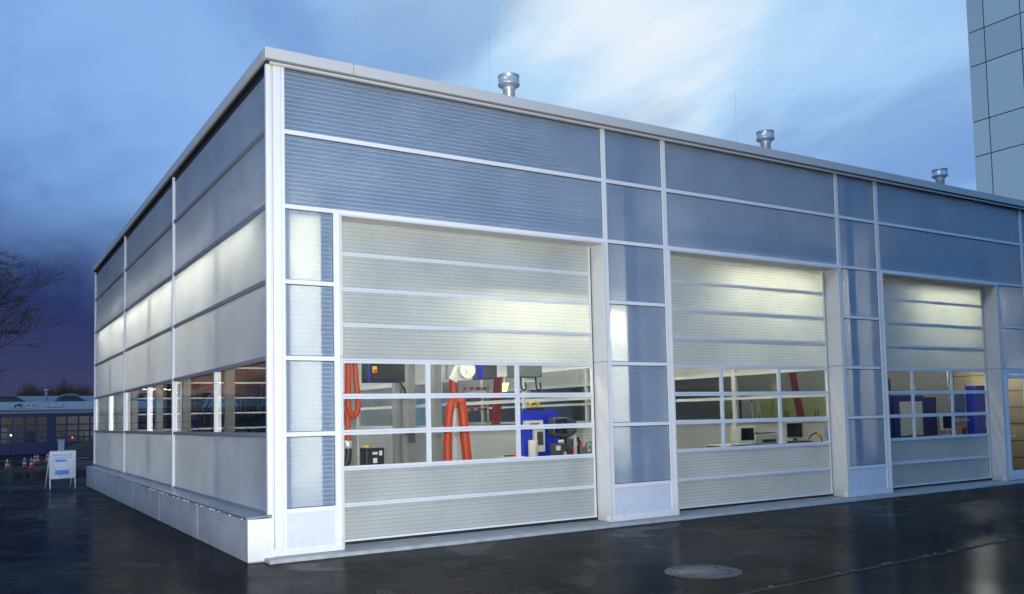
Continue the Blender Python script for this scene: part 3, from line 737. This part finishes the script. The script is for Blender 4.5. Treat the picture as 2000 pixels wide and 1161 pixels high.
t = thing('keyboard', 'off white keyboard lying in front of the beige monitor', 'keyboard', (10.36, 1.72, 1.099), R(-8))
MB().prism([(-.08, 0), (.08, 0), (.08, .035), (-.08, .018)], 'x', -.24, .24).build('keyboard_body', 'offw', t, .004)
MB().prism([(-.06, .0225), (.06, .0375), (.06, .0415), (-.06, .0265)], 'x', -.22, .22).build('keys', 'lgrey', t)
t = thing('printer', 'light grey desktop printer with a black open lid on the pale desk', 'printer', (11.17, 1.9, 1.099), R(-10))
MB().prism([(-.26, 0), (-.26, .17), (-.20, .20), (.24, .20), (.26, .17), (.26, 0)], 'y', -.16, .2).build('printer_body', 'lgrey', t, .012)
MB().prism([(-.28, .225), (-.05, .205), (.25, .225), (.25, .235), (-.05, .217), (-.28, .245)], 'y', -.1, .18).build('lid', 'black', t)
MB().box(-.16, .15, -.23, -.161, .03, .09).build('output_tray', 'black', t, .006)
t = thing('monitor', 'slim flat screen monitor with a silver frame right of the printer', 'monitor', (11.83, 1.6, 1.099), R(-38))
MB().prism([(-.20, .09), (-.20, .44), (.20, .44), (.20, .09)], 'y', -.02, .025).build('monitor_body', 'lgrey', t, .006)
MB().box(-.175, .175, -.0235, -.0205, .115, .415).build('screen', 'screen', t)
MB().box(-.04, .04, .026, .06, .0, .3).build('stand', 'dgrey', t); MB().box(-.13, .13, -.08, .12, .0, .018).build('foot', 'dgrey', t)
t = thing('keyboard', 'black keyboard in front of the slim flat monitor', 'keyboard', (11.70, 1.36, 1.099), R(-18))
MB().prism([(-.09, 0), (.09, 0), (.09, .04), (-.09, .02)], 'x', -.26, .26).build('keyboard_body', 'black', t, .004)
MB().prism([(-.07, .0245), (.07, .0395), (.07, .0445), (-.07, .0295)], 'x', -.24, .24).build('keys', 'dgrey', t)
t = thing('side_table', 'low dark table carrying the black keyboard beside the partition', 'table', (11.62, 1.42, .054))
MB().box(-.32, .24, -.17, .2, 1.02, 1.045).build('table_top', 'dgrey', t); MB().box(-.05, .03, -.04, .04, 0, 1.02).build('leg', 'dgrey', t)
t = thing('cable_plug', 'yellow plug on a black cable hanging by the right frame of the middle door', 'plug', (11.55, .75, 1.28))
MB().tube([(-.07, 0, .03), (.0, 0, .0), (.05, 0, -.05)], [.03, .045, .03], 10).build('plug_body', 'yellow', t)
MB().tube(bez([(-.06, 0, .03), (-.18, 0, .02), (-.26, .05, -.08)], 6), .014, 6).build('cable', 'black', t)
MB().tube(bez([(.04, 0, -.04), (.09, 0, -.12), (.12, .02, -.3), (.2, .05, -.6), (.25, .06, -1.2)], 6), .014, 6).build('cable', 'black', t)
o = tag(MB().box(-.055, .055, 0, .003, 0, .27).build('paper_sheet', 'offw'), 'white paper sheet stuck upright at the right end of the middle door', 'paper'); o.location = (11.30, .372, 1.19)
t = thing('exhaust_hose', 'slanting dark red exhaust hose at the right of the middle door windows', 'hose', (12.98, 2.5, .054), 0, 'exhaust hoses')
p, rd_ = ring_hose(bez([(-.14, 0, 3.3), (-.10, 0, 2.7), (.0, 0, 2.1), (.13, 0, 1.6), (.2, 0, 1.3)]), .075, .012, .045)
MB().tube(p, rd_, 12).build('hose', 'redhose', t)
MB().tube([(-.14, 0, 3.3), (-.14, 0, 6.4)], .07, 10).build('supply_duct', 'steel', t)
# third bay, seen through the second partition
for i, (y, lab) in enumerate(((5.6, 'yellow green locker with a seam down the middle, nearest of the row'), (6.7, 'yellow green locker between two others behind the second partition'), (7.8, 'yellow green locker partly behind the dark post of the partition'), (8.9, 'yellow green locker farthest along the row'))):
    t = thing('locker', lab, 'locker', (17.5, y, .054), 0, 'yellow green lockers')
    MB().box(0, .45, -.53, .53, 0, 2.25).build('locker_body', 'lime', t, .01)
    for s in (-1, 1):
        dd = MB().box(-.018, -.002, s*.27-.25, s*.27+.25, .05, 2.2).build('locker_door', 'lime', t, .006)
        MB().box(-.035, -.019, s*.05-.012, s*.05+.012, 1.55, 1.72).build('handle', 'dgrey', dd)
t = thing('step_ladder', 'small white step ladder standing behind the partition of the middle bay', 'ladder', (12.9, 3.7, .054))
for s in (-1, 1):
    MB().tube([(s*.20, -.22, 0), (s*.12, 0, 1.95)], .022, 8).build('rail', 'offw', t); MB().tube([(s*.22, .32, 0), (s*.12, .02, 1.95)], .022, 8).build('rail', 'offw', t)
for k in range(1, 7):
    q = k/7; MB().box(-.20+.08*q, .20-.08*q, -.22+.22*q-.05, -.22+.22*q+.05, 1.95*q-.012, 1.95*q+.012).build('tread', 'lgrey', t)
t = thing('standing_mirror', 'dark framed upright mirror beside the white step ladder', 'mirror', (12.65, 3.75, .054))
MB().prism([(-.20, 1.45), (-.16, 1.41), (.16, 1.41), (.20, 1.45), (.20, 2.08), (.16, 2.12), (-.16, 2.12), (-.20, 2.08)], 'y', 0, .04).build('frame', 'black', t, .006)
MB().box(-.165, .165, -.004, -.001, 1.45, 2.08).build('mirror_glass', 'steel', t)
MB().box(-.02, .02, .01, .04, 0, 1.41).build('post', 'black', t); MB().box(-.2, .2, -.12, .16, 0, .03).build('foot', 'black', t)
# behind the far door
t = thing('tall_cabinet', 'tall dark blue cabinet at the left of the far door windows', 'cabinet', (14.75, 1.65, .054))
MB().box(-.75, .55, 0, .6, 0, 2.45).build('cabinet_body', 'navy', t, .01); MB().box(.28, .33, -.03, -.001, 1.05, 1.32).build('handle', 'offw', t, .006)
t = thing('roller_cabinet', 'blue cabinet with a beige roller shutter behind the far door', 'cabinet', (16.25, 1.75, .054))
MB().box(-.75, .48, 0, .55, 0, 2.04).build('cabinet_body', 'navy', t, .01); MB().box(.482, 1.15, .1, .55, 0, 2.0).build('side_cabinet', 'navy', t, .01)
sh = MB()
for k in range(16): sh.box(-.52, .36, -.03, -.002, 1.06+k*.052, 1.06+k*.052+.047)
sh.build('roller_shutter', 'cream', t)
MB().box(-.25, .12, -.038, -.031, 1.07, 1.085).build('handle', 'black', t)
o = tag(MB().rev([(.05, 0), (.055, .01), (.055, .24), (.04, .26)], 16).build('canister', 'offw'), 'white canister standing on top of the blue roller cabinet', 'canister'); o.location = (16.60, 1.95, 2.096)
t = thing('monitor', 'white framed monitor at the right of the roller cabinet', 'monitor', (16.75, 1.15, 1.13))
MB().box(-.26, .26, 0, .06, .10, .50).build('monitor_body', 'offw', t, .01); MB().box(-.22, .22, -.004, -.001, .145, .46).build('screen', 'screen', t)
MB().box(-.05, .05, .02, .07, 0, .1).build('stand', 'lgrey', t); MB().box(-.15, .15, -.04, .12, -.02, 0).build('foot', 'lgrey', t)
t = thing('tall_cabinet', 'bright blue narrow cabinet at the right end of the far door windows', 'cabinet', (17.80, 1.0, .054))
MB().box(-.02, .34, 0, .4, 0, 2.25).build('cabinet_body', 'blue', t, .01); MB().box(.26, .29, -.02, -.001, 1.2, 1.4).build('handle', 'steel', t)
for i, (x, y, h_, lab) in enumerate(((6.9, 10.6, 2.3, 'light blue cabinet behind the left part of the partition window of the first door'), (6.8, 8.4, 2.35, 'light blue cabinet behind the partition window, left of the orange hose'))):
    t = thing('tall_cabinet', lab, 'cabinet', (x, y, .054))
    MB().box(-.2, .3, -.5, .5, 0, h_).build('cabinet_body', 'skyblue', t, .01)
    for q in (-.49, .02): MB().box(-.218, -.202, q, q+.47, .1, h_-.06).build('cabinet_door', 'skyblue', t, .004)
t = thing('workbench', 'dark blue low workbench under the white framed monitor', 'workbench', (16.8, 1.3, .054))
MB().box(-.6, .45, -.25, .3, .98, 1.05).build('bench_top', 'navy', t, .004); MB().box(-.55, .4, -.2, .28, 0, .98).build('bench_body', 'navy', t)
t = thing('wheel_cover_stand', 'grey blue rounded panel on a pale post near the right end of the far door', 'panel', (17.45, 1.25, .054))
MB().prism([(-.30+.06*math.cos(a), 1.75+.30*math.sin(a)) for a in [math.pi/2+i*math.pi/8 for i in range(9)]]+[(.18, 1.45), (.18, 2.05)], 'y', 0, .05).build('panel_board', 'bluegrey', t, .006)
MB().box(.19, .26, .0, .06, 0, 2.35).build('post', 'lgrey', t); MB().box(-.28, .18, -.1, -.01, 1.38, 1.43).build('shelf', 'cream', t)
MB().rev([(.02, 0), (.03, .01), (.03, .04), (.01, .06)], 12, (-.22, -.2, 1.19)).build('red_button', 'red', t); MB().box(-.26, -.18, -.24, -.16, 0, 1.19).build('button_post', 'dgrey', t)

# ------------------------------------------------------------------ outside: sign board, cones, cover
t = thing('sign_board', 'white framed A-board with a printed site plan standing on the wet yard beside the hall', 'sign', (-1.06, 17.0, 0), R(12))
b_ = MB(); b_.prism([(-.355, .33), (-.325, .295), (.325, .295), (.355, .33), (.355, 1.06), (.325, 1.095), (-.325, 1.095), (-.355, 1.06)], 'y', -.012, .012)
b_.build('board', 'farwhite', t)
face = MB().box(-.32, .32, -.016, -.013, .33, 1.06).build('printed_face', 'signpale', t)
def ink(rects, m, name):
    q = MB()
    for a, b, c, d in rects: q.box(a, b, -.0185, -.0165, c, d)
    q.build(name, m, face)
def dashes(x, z, n, h, seed):
    g = random.Random(seed); o_ = []
    for i in range(n):
        w_ = g.uniform(.012, .026); o_.append((x, x+w_, z, z+h*g.uniform(.7, 1))); x += w_+(.007 if g.random() > .2 else .02)
    return o_
ink(dashes(-.26, .965, 14, .02, 1)+dashes(-.25, .885, 16, .016, 2)+[(-.26, -.254, .35, .84), (-.215, -.211, .35, .62), (.055, .29, .783, .787), (.17, .175, .35, .74), (.17, .27, .736, .74), (-.2, -.17, .60, .612), (-.10, -.07, .60, .612), (0, .03, .60, .612), (-.10, -.05, .385, .40), (-.10, .10, .47, .475)], 'signink', 'lettering')
ink([(-.20, .09, .78, .845), (-.20, .16, .41, .545)], 'signblue', 'plan_block')
lg = MB()
for k in range(20):
    a0, a1 = k*math.pi/10, (k+1)*math.pi/10; cx, cz = .20, .975
    if k in (2, 7): continue
    lg.face([(cx+r_*math.cos(a), -.0175, cz+r_*math.sin(a)) for r_, a in ((.028, a0), (.045, a0), (.045, a1), (.028, a1))])
lg.build('round_logo', 'signblue', face)
for s in (-1, 1):
    MB().tube([(s*.335, -.01, .30), (s*.335, -.04, 0)], .018, 8).build('leg', 'farwhite', t)
    MB().tube([(s*.335, .02, 1.06), (s*.335, .42, 0)], .016, 8).build('rear_leg', 'farwhite', t)

def cone():
    t = thing('traffic_cone', 'x', 'traffic cone', (0, 0, 0), 0, 'traffic cones on the far yard')
    MB().prism([(-.15, -.15), (.15, -.15), (.15, .15), (-.15, .15)], 'z', 0, .03).build('base', 'coneo', t, .008)
    b = MB().rev([(.105, .03), (.095, .05), (.028, .47), (.022, .48)], 20).build('cone_body', 'coneo', t)
    for z0, z1 in ((.16, .25), (.34, .41)):
        r_ = lambda z: .097-.0675*(z-.05)/.42
        MB().rev([(r_(z0)+.003, z0), (r_(z1)+.003, z1)], 20, cap=False).build('white_band', 'conew', b)
    return t
spots = [((-1.92, 32.4), 'dull traffic cone standing alone at the left end of the black bar'), ((-1.22, 33.25), 'left one of the paired red and white cones beside the black bar'),
         ((-1.0, 32.4), 'right one of the paired red and white cones beside the black bar'), ((-.62, 36.6), 'dark cone standing close behind the paired cones'),
         ((-.48, 36.9), 'cone with bright white bands beside the dark cone at the back'), ((.02, 38.3), 'red cone half hidden behind the white A-board')]
c0 = cone()
for i, ((x, y), lab) in enumerate(spots):
    c = c0 if i == 0 else copy_tree(c0)
    c.location = (x, y, 0); c['label'] = lab; c.rotation_euler = (0, 0, i*.7)
o = tag(MB().prism([(-.36, 0), (.36, 0), (.34, .035), (-.34, .035)], 'y', -.03, .03).build('rubber_bar', 'rubber'), 'black bar lying flat on the yard between the cones', 'bar'); o.location = (-1.6, 31.6, 0)

t = thing('manhole_cover', 'round wet manhole cover with an iron ring in the asphalt in front of the hall', 'manhole', (3.65, -4.0, 0))
MB().rev([(.43, .0), (.425, .010), (.395, .010), (.39, .004)], 48, cap=False).build('outer_ring', 'iron', t)
MB().rev([(.388, .0), (.386, .012), (.352, .012), (.348, .007)], 48, cap=False).build('lid_ring', 'iron', t)
MB().rev([(.347, .0), (.347, .0085), (.0005, .0105)], 48, cap=False).build('lid_fill', 'lid', t)
b_ = MB()
for k in range(8):
    a = k*math.pi/4+.3; b_.box(.30*math.cos(a)-.02, .30*math.cos(a)+.02, .30*math.sin(a)-.012, .30*math.sin(a)+.012, .008, .0125)
b_.build('lifting_slots', 'rubber', t)

# heap of soil
h = MB(); g = random.Random(5); nx, ny = 40, 30
def hz_(i, j):
    u, v = i/(nx-1)*2-1, j/(ny-1)*2-1; r2 = u*u+v*v
    return max(-.05, (1-r2)*(.95+.12*math.sin(5*u+2*v)+.08*math.sin(11*v-3*u))+g.uniform(-.04, .04))
grid = [[(3.3+(i/(nx-1)*2-1)*1.9, 49+(j/(ny-1)*2-1)*2.2, hz_(i, j)) for j in range(ny)] for i in range(nx)]
for i in range(nx-1):
    for j in range(ny-1): h.face([grid[i][j], grid[i+1][j], grid[i+1][j+1], grid[i][j+1]], True)
tag(h.build('soil_heap', 'soil'), 'heap of brown soil on the yard in front of the far garage', 'heap')
t = thing('marker_post', 'short pale post standing behind the white A-board', 'post', (1.62, 50.5, 0))
MB().box(-.17, .17, -.1, .1, 0, .95).build('post_body', 'farwhite', t, .02); MB().box(-.19, .19, -.12, .12, .95, 1.0).build('post_cap', 'lgrey', t, .01)

# ------------------------------------------------------------------ far garage
ga = thing('garage_building', 'low garage with a white fascia, dark blue glazed doors and raised roof lights', 'building', (0, 55, 0))
X0, X1 = -22.0, 20.0
MB().box(X0, X1, -.15, .1, 2.93, 3.46).build('fascia', 'farwhite', ga)
MB().box(X0, X1, -.02, .1, 2.70, 2.925).build('lintel', 'lgrey', ga)
MB().prism([(.1, 3.40), (.1, 3.47), (9, 4.12), (18, 3.47), (18, 3.40)], 'x', X0, X1).build('roof', 'farroof', ga)
for xc in (-11.5, -7.3, -3.1, 1.1-2.2+.0, 2.55, 6.7):
    s_ = part('roof_light', ga)
    MB().prism([(xc-1.05, 3.47), (xc+1.05, 3.47), (xc+.42, 3.83), (xc-.42, 3.83)], 'y', .35, 5.0).build('shaft', 'dgrey', s_)
    MB().prism([(xc-.50, 3.832), (xc+.50, 3.832), (xc+.40, 3.97), (xc+.1, 4.03), (xc-.1, 4.03), (xc-.40, 3.97)], 'y', .2, 5.2).build('cap', 'farroof', s_)
MB().rev([(.09, 3.5), (.09, 4.32), (.15, 4.33), (.15, 4.42)], 12, (1.28, 3.2, 0)).build('chimney', 'offw', ga)
MB().box(X0, X1, 17.8, 18, 0, 3.4).build('rear_wall', 'cream', ga); MB().box(X0, X0+.2, .1, 17.8, 0, 3.4).build('side_wall', 'lgrey', ga); MB().box(X1-.2, X1, .1, 17.8, 0, 3.4).build('side_wall', 'lgrey', ga)
MB().box(X0, X1, 6.0, 6.2, 0, 3.2).build('inner_wall', 'lgrey', ga)
xs = [-17.2, -12.9, -8.0, -3.3, 1.22, 5.9, 10.6]
for x in xs: MB().box(x, x+.34, -.12, .25, 0, 2.7).build('pillar', 'navy', ga)
for xa, xb in zip(xs[:-1], xs[1:]):
    a, b = xa+.34, xb; d = part('garage_door', ga); f = MB()
    f.box(a, b, 0, .06, 0, .78); f.box(a, b, 0, .06, 2.45, 2.69)
    n = 6
    for i in range(n+1): x = a+(b-a-.10)*i/n; f.box(x, x+.10, .002, .058, .78, 2.45)
    for z in (1.05, 1.48, 1.92): f.box(a+.1, b-.1, .004, .056, z-.045, z+.045)
    f.build('door_frame', 'navy', d)
    MB().face([(a, .03, .78), (b, .03, .78), (b, .03, 2.45), (a, .03, 2.45)]).build('glass_panes', 'glass', d)
# sign plates with pictograms on the fascia
def plate(x0, x1, z0, z1, name):
    s_ = part(name, ga); MB().box(x0, x1, -.175, -.152, z0, z1).build('plate', 'signpale', s_)
    e = MB()
    for a, b, c, d in ((x0-.012, x1+.012, z1, z1+.014), (x0-.012, x1+.012, z0-.014, z0), (x0-.012, x0, z0, z1), (x1, x1+.012, z0, z1)): e.box(a, b, -.178, -.152, c, d)
    e.build('border', 'signink', s_); return s_
s_ = plate(-.98, -.30, 3.07, 3.35, 'pictogram_sign'); q = MB()
q.prism([(-.66, 3.17), (-.36, 3.17), (-.36, 3.315), (-.66, 3.315)], 'y', -.18, -.1755)
q.prism([(-.86, 3.14), (-.67, 3.14), (-.67, 3.27), (-.75, 3.27), (-.80, 3.21), (-.86, 3.19)], 'y', -.18, -.1755)
for x in (-.78, -.42): q.prism([(x+.05*math.cos(i*math.pi/5), 3.135+.05*math.sin(i*math.pi/5)) for i in range(10)], 'y', -.182, -.1755)
q.build('truck_pictogram', 'black', s_)
s_ = plate(-.20, .52, 3.07, 3.35, 'pictogram_sign'); q = MB()
q.prism([(-.14, 3.18), (-.10, 3.22), (-.02, 3.23), (.03, 3.275), (.08, 3.23), (.16, 3.21), (.18, 3.18)], 'y', -.18, -.1755)
q.prism([(.24, 3.18), (.46, 3.18), (.46, 3.26), (.24, 3.26)], 'y', -.18, -.1755); q.build('car_pictogram', 'black', s_)
s_ = plate(1.28, 1.98, 3.09, 3.37, 'lettered_sign'); q = MB()
for a, b in ((1.52, 1.56), (1.57, 1.60), (1.61, 1.64), (1.65, 1.68), (1.69, 1.72)): q.box(a, b, -.18, -.1755, 3.255, 3.29)
q.build('lettering', 'signink', s_); q = MB(); q.box(1.32, 1.94, -.18, -.1755, 3.15, 3.17); q.build('blue_line', 'signblue', s_)
q = MB(); q.prism([(1.05, 3.06), (1.10, 3.06), (1.24, 3.13), (1.24, 3.155)], 'y', -.17, -.152); q.prism([(2.02, 3.155), (2.02, 3.13), (2.16, 3.06), (2.21, 3.06)], 'y', -.17, -.152); q.build('bracket', 'dgrey', s_)
# pale clutter inside the garage, lit by a row of tubes
g = random.Random(11)
for i, x in enumerate((-9.5, -6.6, -5.0, -2.6, -1.2, -.4, .3, 2.4, 3.1, 4.2, 7.4)):
    w_, h_ = g.uniform(.35, .9), g.uniform(1.0, 1.9)
    t = thing('storage_cabinet', ['pale', 'grey', 'blue grey', 'white'][i % 4]+' storage cabinet seen through the glazed far garage door', 'cabinet', (x, 55+g.uniform(3.0, 5.2), 0), 0, 'cabinets inside the far garage')
    b = MB().box(-w_/2, w_/2, -.3, .3, 0, h_).build('cabinet_body', ['cream', 'lgrey', 'bluegrey', 'offw'][i % 4], t, .01)
    MB().box(-w_/2+.04, -.01, -.318, -.302, .1, h_-.08).build('cabinet_door', ['offw', 'lgrey', 'bluegrey', 'cream'][i % 4], t)
    MB().box(.01, w_/2-.04, -.318, -.302, .1, h_-.08).build('cabinet_door', ['offw', 'lgrey', 'bluegrey', 'cream'][i % 4], t)
for x, lab in ((-9.2, 'left lamp under the far garage ceiling'), (-3.2, 'lamp under the far garage ceiling behind the door with the pictograms'), (4.0, 'lamp under the far garage ceiling behind the soil heap')):
    t = thing('garage_lamp', lab, 'lamp', (x, 58.2, 2.9), 0, 'lamps inside the far garage')
    MB().box(-1.0, 1.0, -.08, .08, .03, .09).build('housing', 'offw', t); MB().tube([(-.95, 0, 0), (.95, 0, 0)], .02, 8).build('tube', emis('garage_tube', (1, .97, .88), 40.0), t)
for (x, z, m_, lab) in ((-.97, 1.28, 'ledw', 'tiny white light glowing in the far garage door'), (2.64, 1.02, 'ledred', 'small red light glowing low in front of the far garage')):
    t = thing('signal_light', lab, 'light', (x, 54.8, 0)); MB().rev([(.005, -.05), (.05, -.02), (.05, .02), (.005, .05)], 12, (0, 0, z)).build('bulb', m_, t); MB().tube([(0, .05, 0), (0, .05, z)], .02, 6).build('post', 'dgrey', t)

# ------------------------------------------------------------------ cladded tower at the right
tw = thing('office_tower', 'tall grey green tower clad in large flat panels behind the hall roof', 'building', (36, 11.17, 0))
MB().box(.03, 14, -16, -.03, 0, 34).build('core', 'rubber', tw)
ys = [0, -.79]
while ys[-1] > -15: ys.append(ys[-1]-1.62)
zs = [0.0]; zc = 13.25; rows = []
zz = zc
while zz > 1: rows.append(zz); zz -= 2.6 if len(rows) % 2 == 1 else 1.62
rows = sorted(rows); z = 14.88; k = 0
while z < 34: rows.append(z); z += (2.6 if k % 2 == 0 else 1.62); k += 1
rows = [0.1]+rows+[34]
cl = MB()
for a, b in zip(ys[:-1], ys[1:]):
    for c, d in zip(rows[:-1], rows[1:]): cl.box(0, .028, b+.045, a, c+.045, d)
tm = mat('grey_green_cladding_tone', (.74, .84, .80), .5, vary=.05, scale=.7); q_ = NT(tm.node_tree)
ge = q_.new('ShaderNodeNewGeometry'); bs = q_.n['Principled BSDF']; q_.link(q_.mix(ge.outputs['Random Per Island'], (.72, .80, .76), (.84, .92, .88)), bs.inputs['Base Color'])
cl.build('cladding', tm, tw)

# ------------------------------------------------------------------ trees
def branch(mb, tw_, p, d, L, r, depth, g, up=.10):
    n = 4; pts = [p]; rads = [r]
    for i in range(n):
        d = (d+Vector((g.uniform(-.22, .22), g.uniform(-.22, .22), g.uniform(-.16, .16)+up*.35))).normalized()
        p = p+d*(L/n); pts.append(p); rads.append(r*(1-.5*(i+1)/n))
    (mb if r > .012 else tw_).tube(pts, rads, 6 if r > .05 else (4 if r > .012 else 3), cap=False)
    if depth == 0: return
    k = 4 if depth > 3 else g.choice((4, 5, 5, 6))
    for i in range(k):
        q = g.uniform(.30, 1.0) if i else 1.0; j = min(n-1, int(q*n)); b = pts[j].lerp(pts[j+1], q*n-j)
        ax = Vector((g.uniform(-1, 1), g.uniform(-1, 1), g.uniform(-.7, .9))); nd = (d+ax.normalized()*g.uniform(.5, .95)).normalized()
        branch(mb, tw_, b, nd, L*g.uniform(.52, .76), max(.010, rads[j]*g.uniform(.45, .65)), depth-1, g, up)
def big_tree(loc, h, seed, label, lean=(0, 0)):
    g = random.Random(seed); t = thing('bare_tree', label, 'tree', loc, 0, 'bare winter trees')
    tr, cr, tg = MB(), MB(), MB()
    tr.tube([(0, 0, -.05), (.03, 0, h*.12), (.05, .02, h*.3), (lean[0]*.3, .0, h*.5), (lean[0]*.6, .0, h*.72)], [h*.032, h*.025, h*.021, h*.016, h*.008], 10)
    tr.build('trunk', 'bark', t)
    for k in range(25):
        z = h*(.24+.50*k/24); a = k*2.4+g.uniform(-.4, .4); d = Vector((math.cos(a), math.sin(a), g.uniform(.05, .7))).normalized()
        branch(cr, tg, Vector((lean[0]*.4*z/h, 0, z)), d, h*g.uniform(.20, .30)*(1.15-.45*k/24), h*.0085, 4, g)
    cr.build('limbs', 'bark', t); tg.build('crown', 'twig', t)
    return t
big_tree((-6.35, 40.0, 0), 14.0, 21, 'tall bare tree whose brown twigs reach in from the left edge')
def far_tree(loc, h, wd, seed, label):
    g = random.Random(seed); t = thing('bare_tree', label, 'tree', loc, 0, 'bare trees beyond the far garage')
    MB().tube([(0, 0, 0), (.05, 0, h*.35), (0, 0, h*.6)], [.14, .10, .05], 7).build('trunk', 'bark', t)
    c = MB()
    for k in range(420):
        a = g.uniform(0, 6.283); rr_ = wd*math.sqrt(g.random()); z0 = h*g.uniform(.25, .72)
        p0 = Vector((rr_*.35*math.cos(a), rr_*.35*math.sin(a), z0)); top_ = h*(1-.28*(rr_/wd)**2)*g.uniform(.80, 1.0)
        p1 = Vector((rr_*math.cos(a), rr_*math.sin(a), max(z0+.3, top_))); m_ = p0.lerp(p1, .5)+Vector((g.uniform(-.2, .2), g.uniform(-.2, .2), g.uniform(-.1, .25)))
        c.tube([p0, m_, p1], [.035, .022, .008], 3, cap=False)
        for q in range(2):
            b = m_.lerp(p1, g.random()); c.tube([b, b+Vector((g.uniform(-.5, .5), g.uniform(-.5, .5), g.uniform(.1, .7)))], [.014, .006], 3, cap=False)
    c.build('crown', 'twig', t); return t
g = random.Random(4)
ft = [(-9.5, 6.0, 2.2), (-6.4, 6.6, 2.1), (-3.6, 6.2, 2.0), (-1.0, 5.4, 1.8), (1.0, 5.9, 1.6), (2.6, 7.2, 1.7), (4.6, 6.9, 1.8), (6.4, 7.6, 1.9), (8.4, 7.1, 1.9), (10.6, 7.5, 2.2), (13.4, 7.0, 2.2)]
for i, (x, h_, w_) in enumerate(ft):
    o = far_tree((x, 104+g.uniform(-4, 4), 0), h_*1.0, w_, 50+i, 'small bare brown tree in the row beyond the far garage roof')

for i, (x, y, h_, w_, lab) in enumerate(((5.6, 33, 7.2, 2.6, 'bare tree close behind the rear glazed door of the hall'), (9.4, 36, 7.6, 2.8, 'bare tree behind the hall seen through the right of the side windows'), (13.6, 38, 7.4, 2.8, 'bare tree behind the hall, farthest to the right through the windows'))):
    o = far_tree((x, y, 0), h_, w_, 80+i, lab); o['group'] = 'bare trees behind the hall'
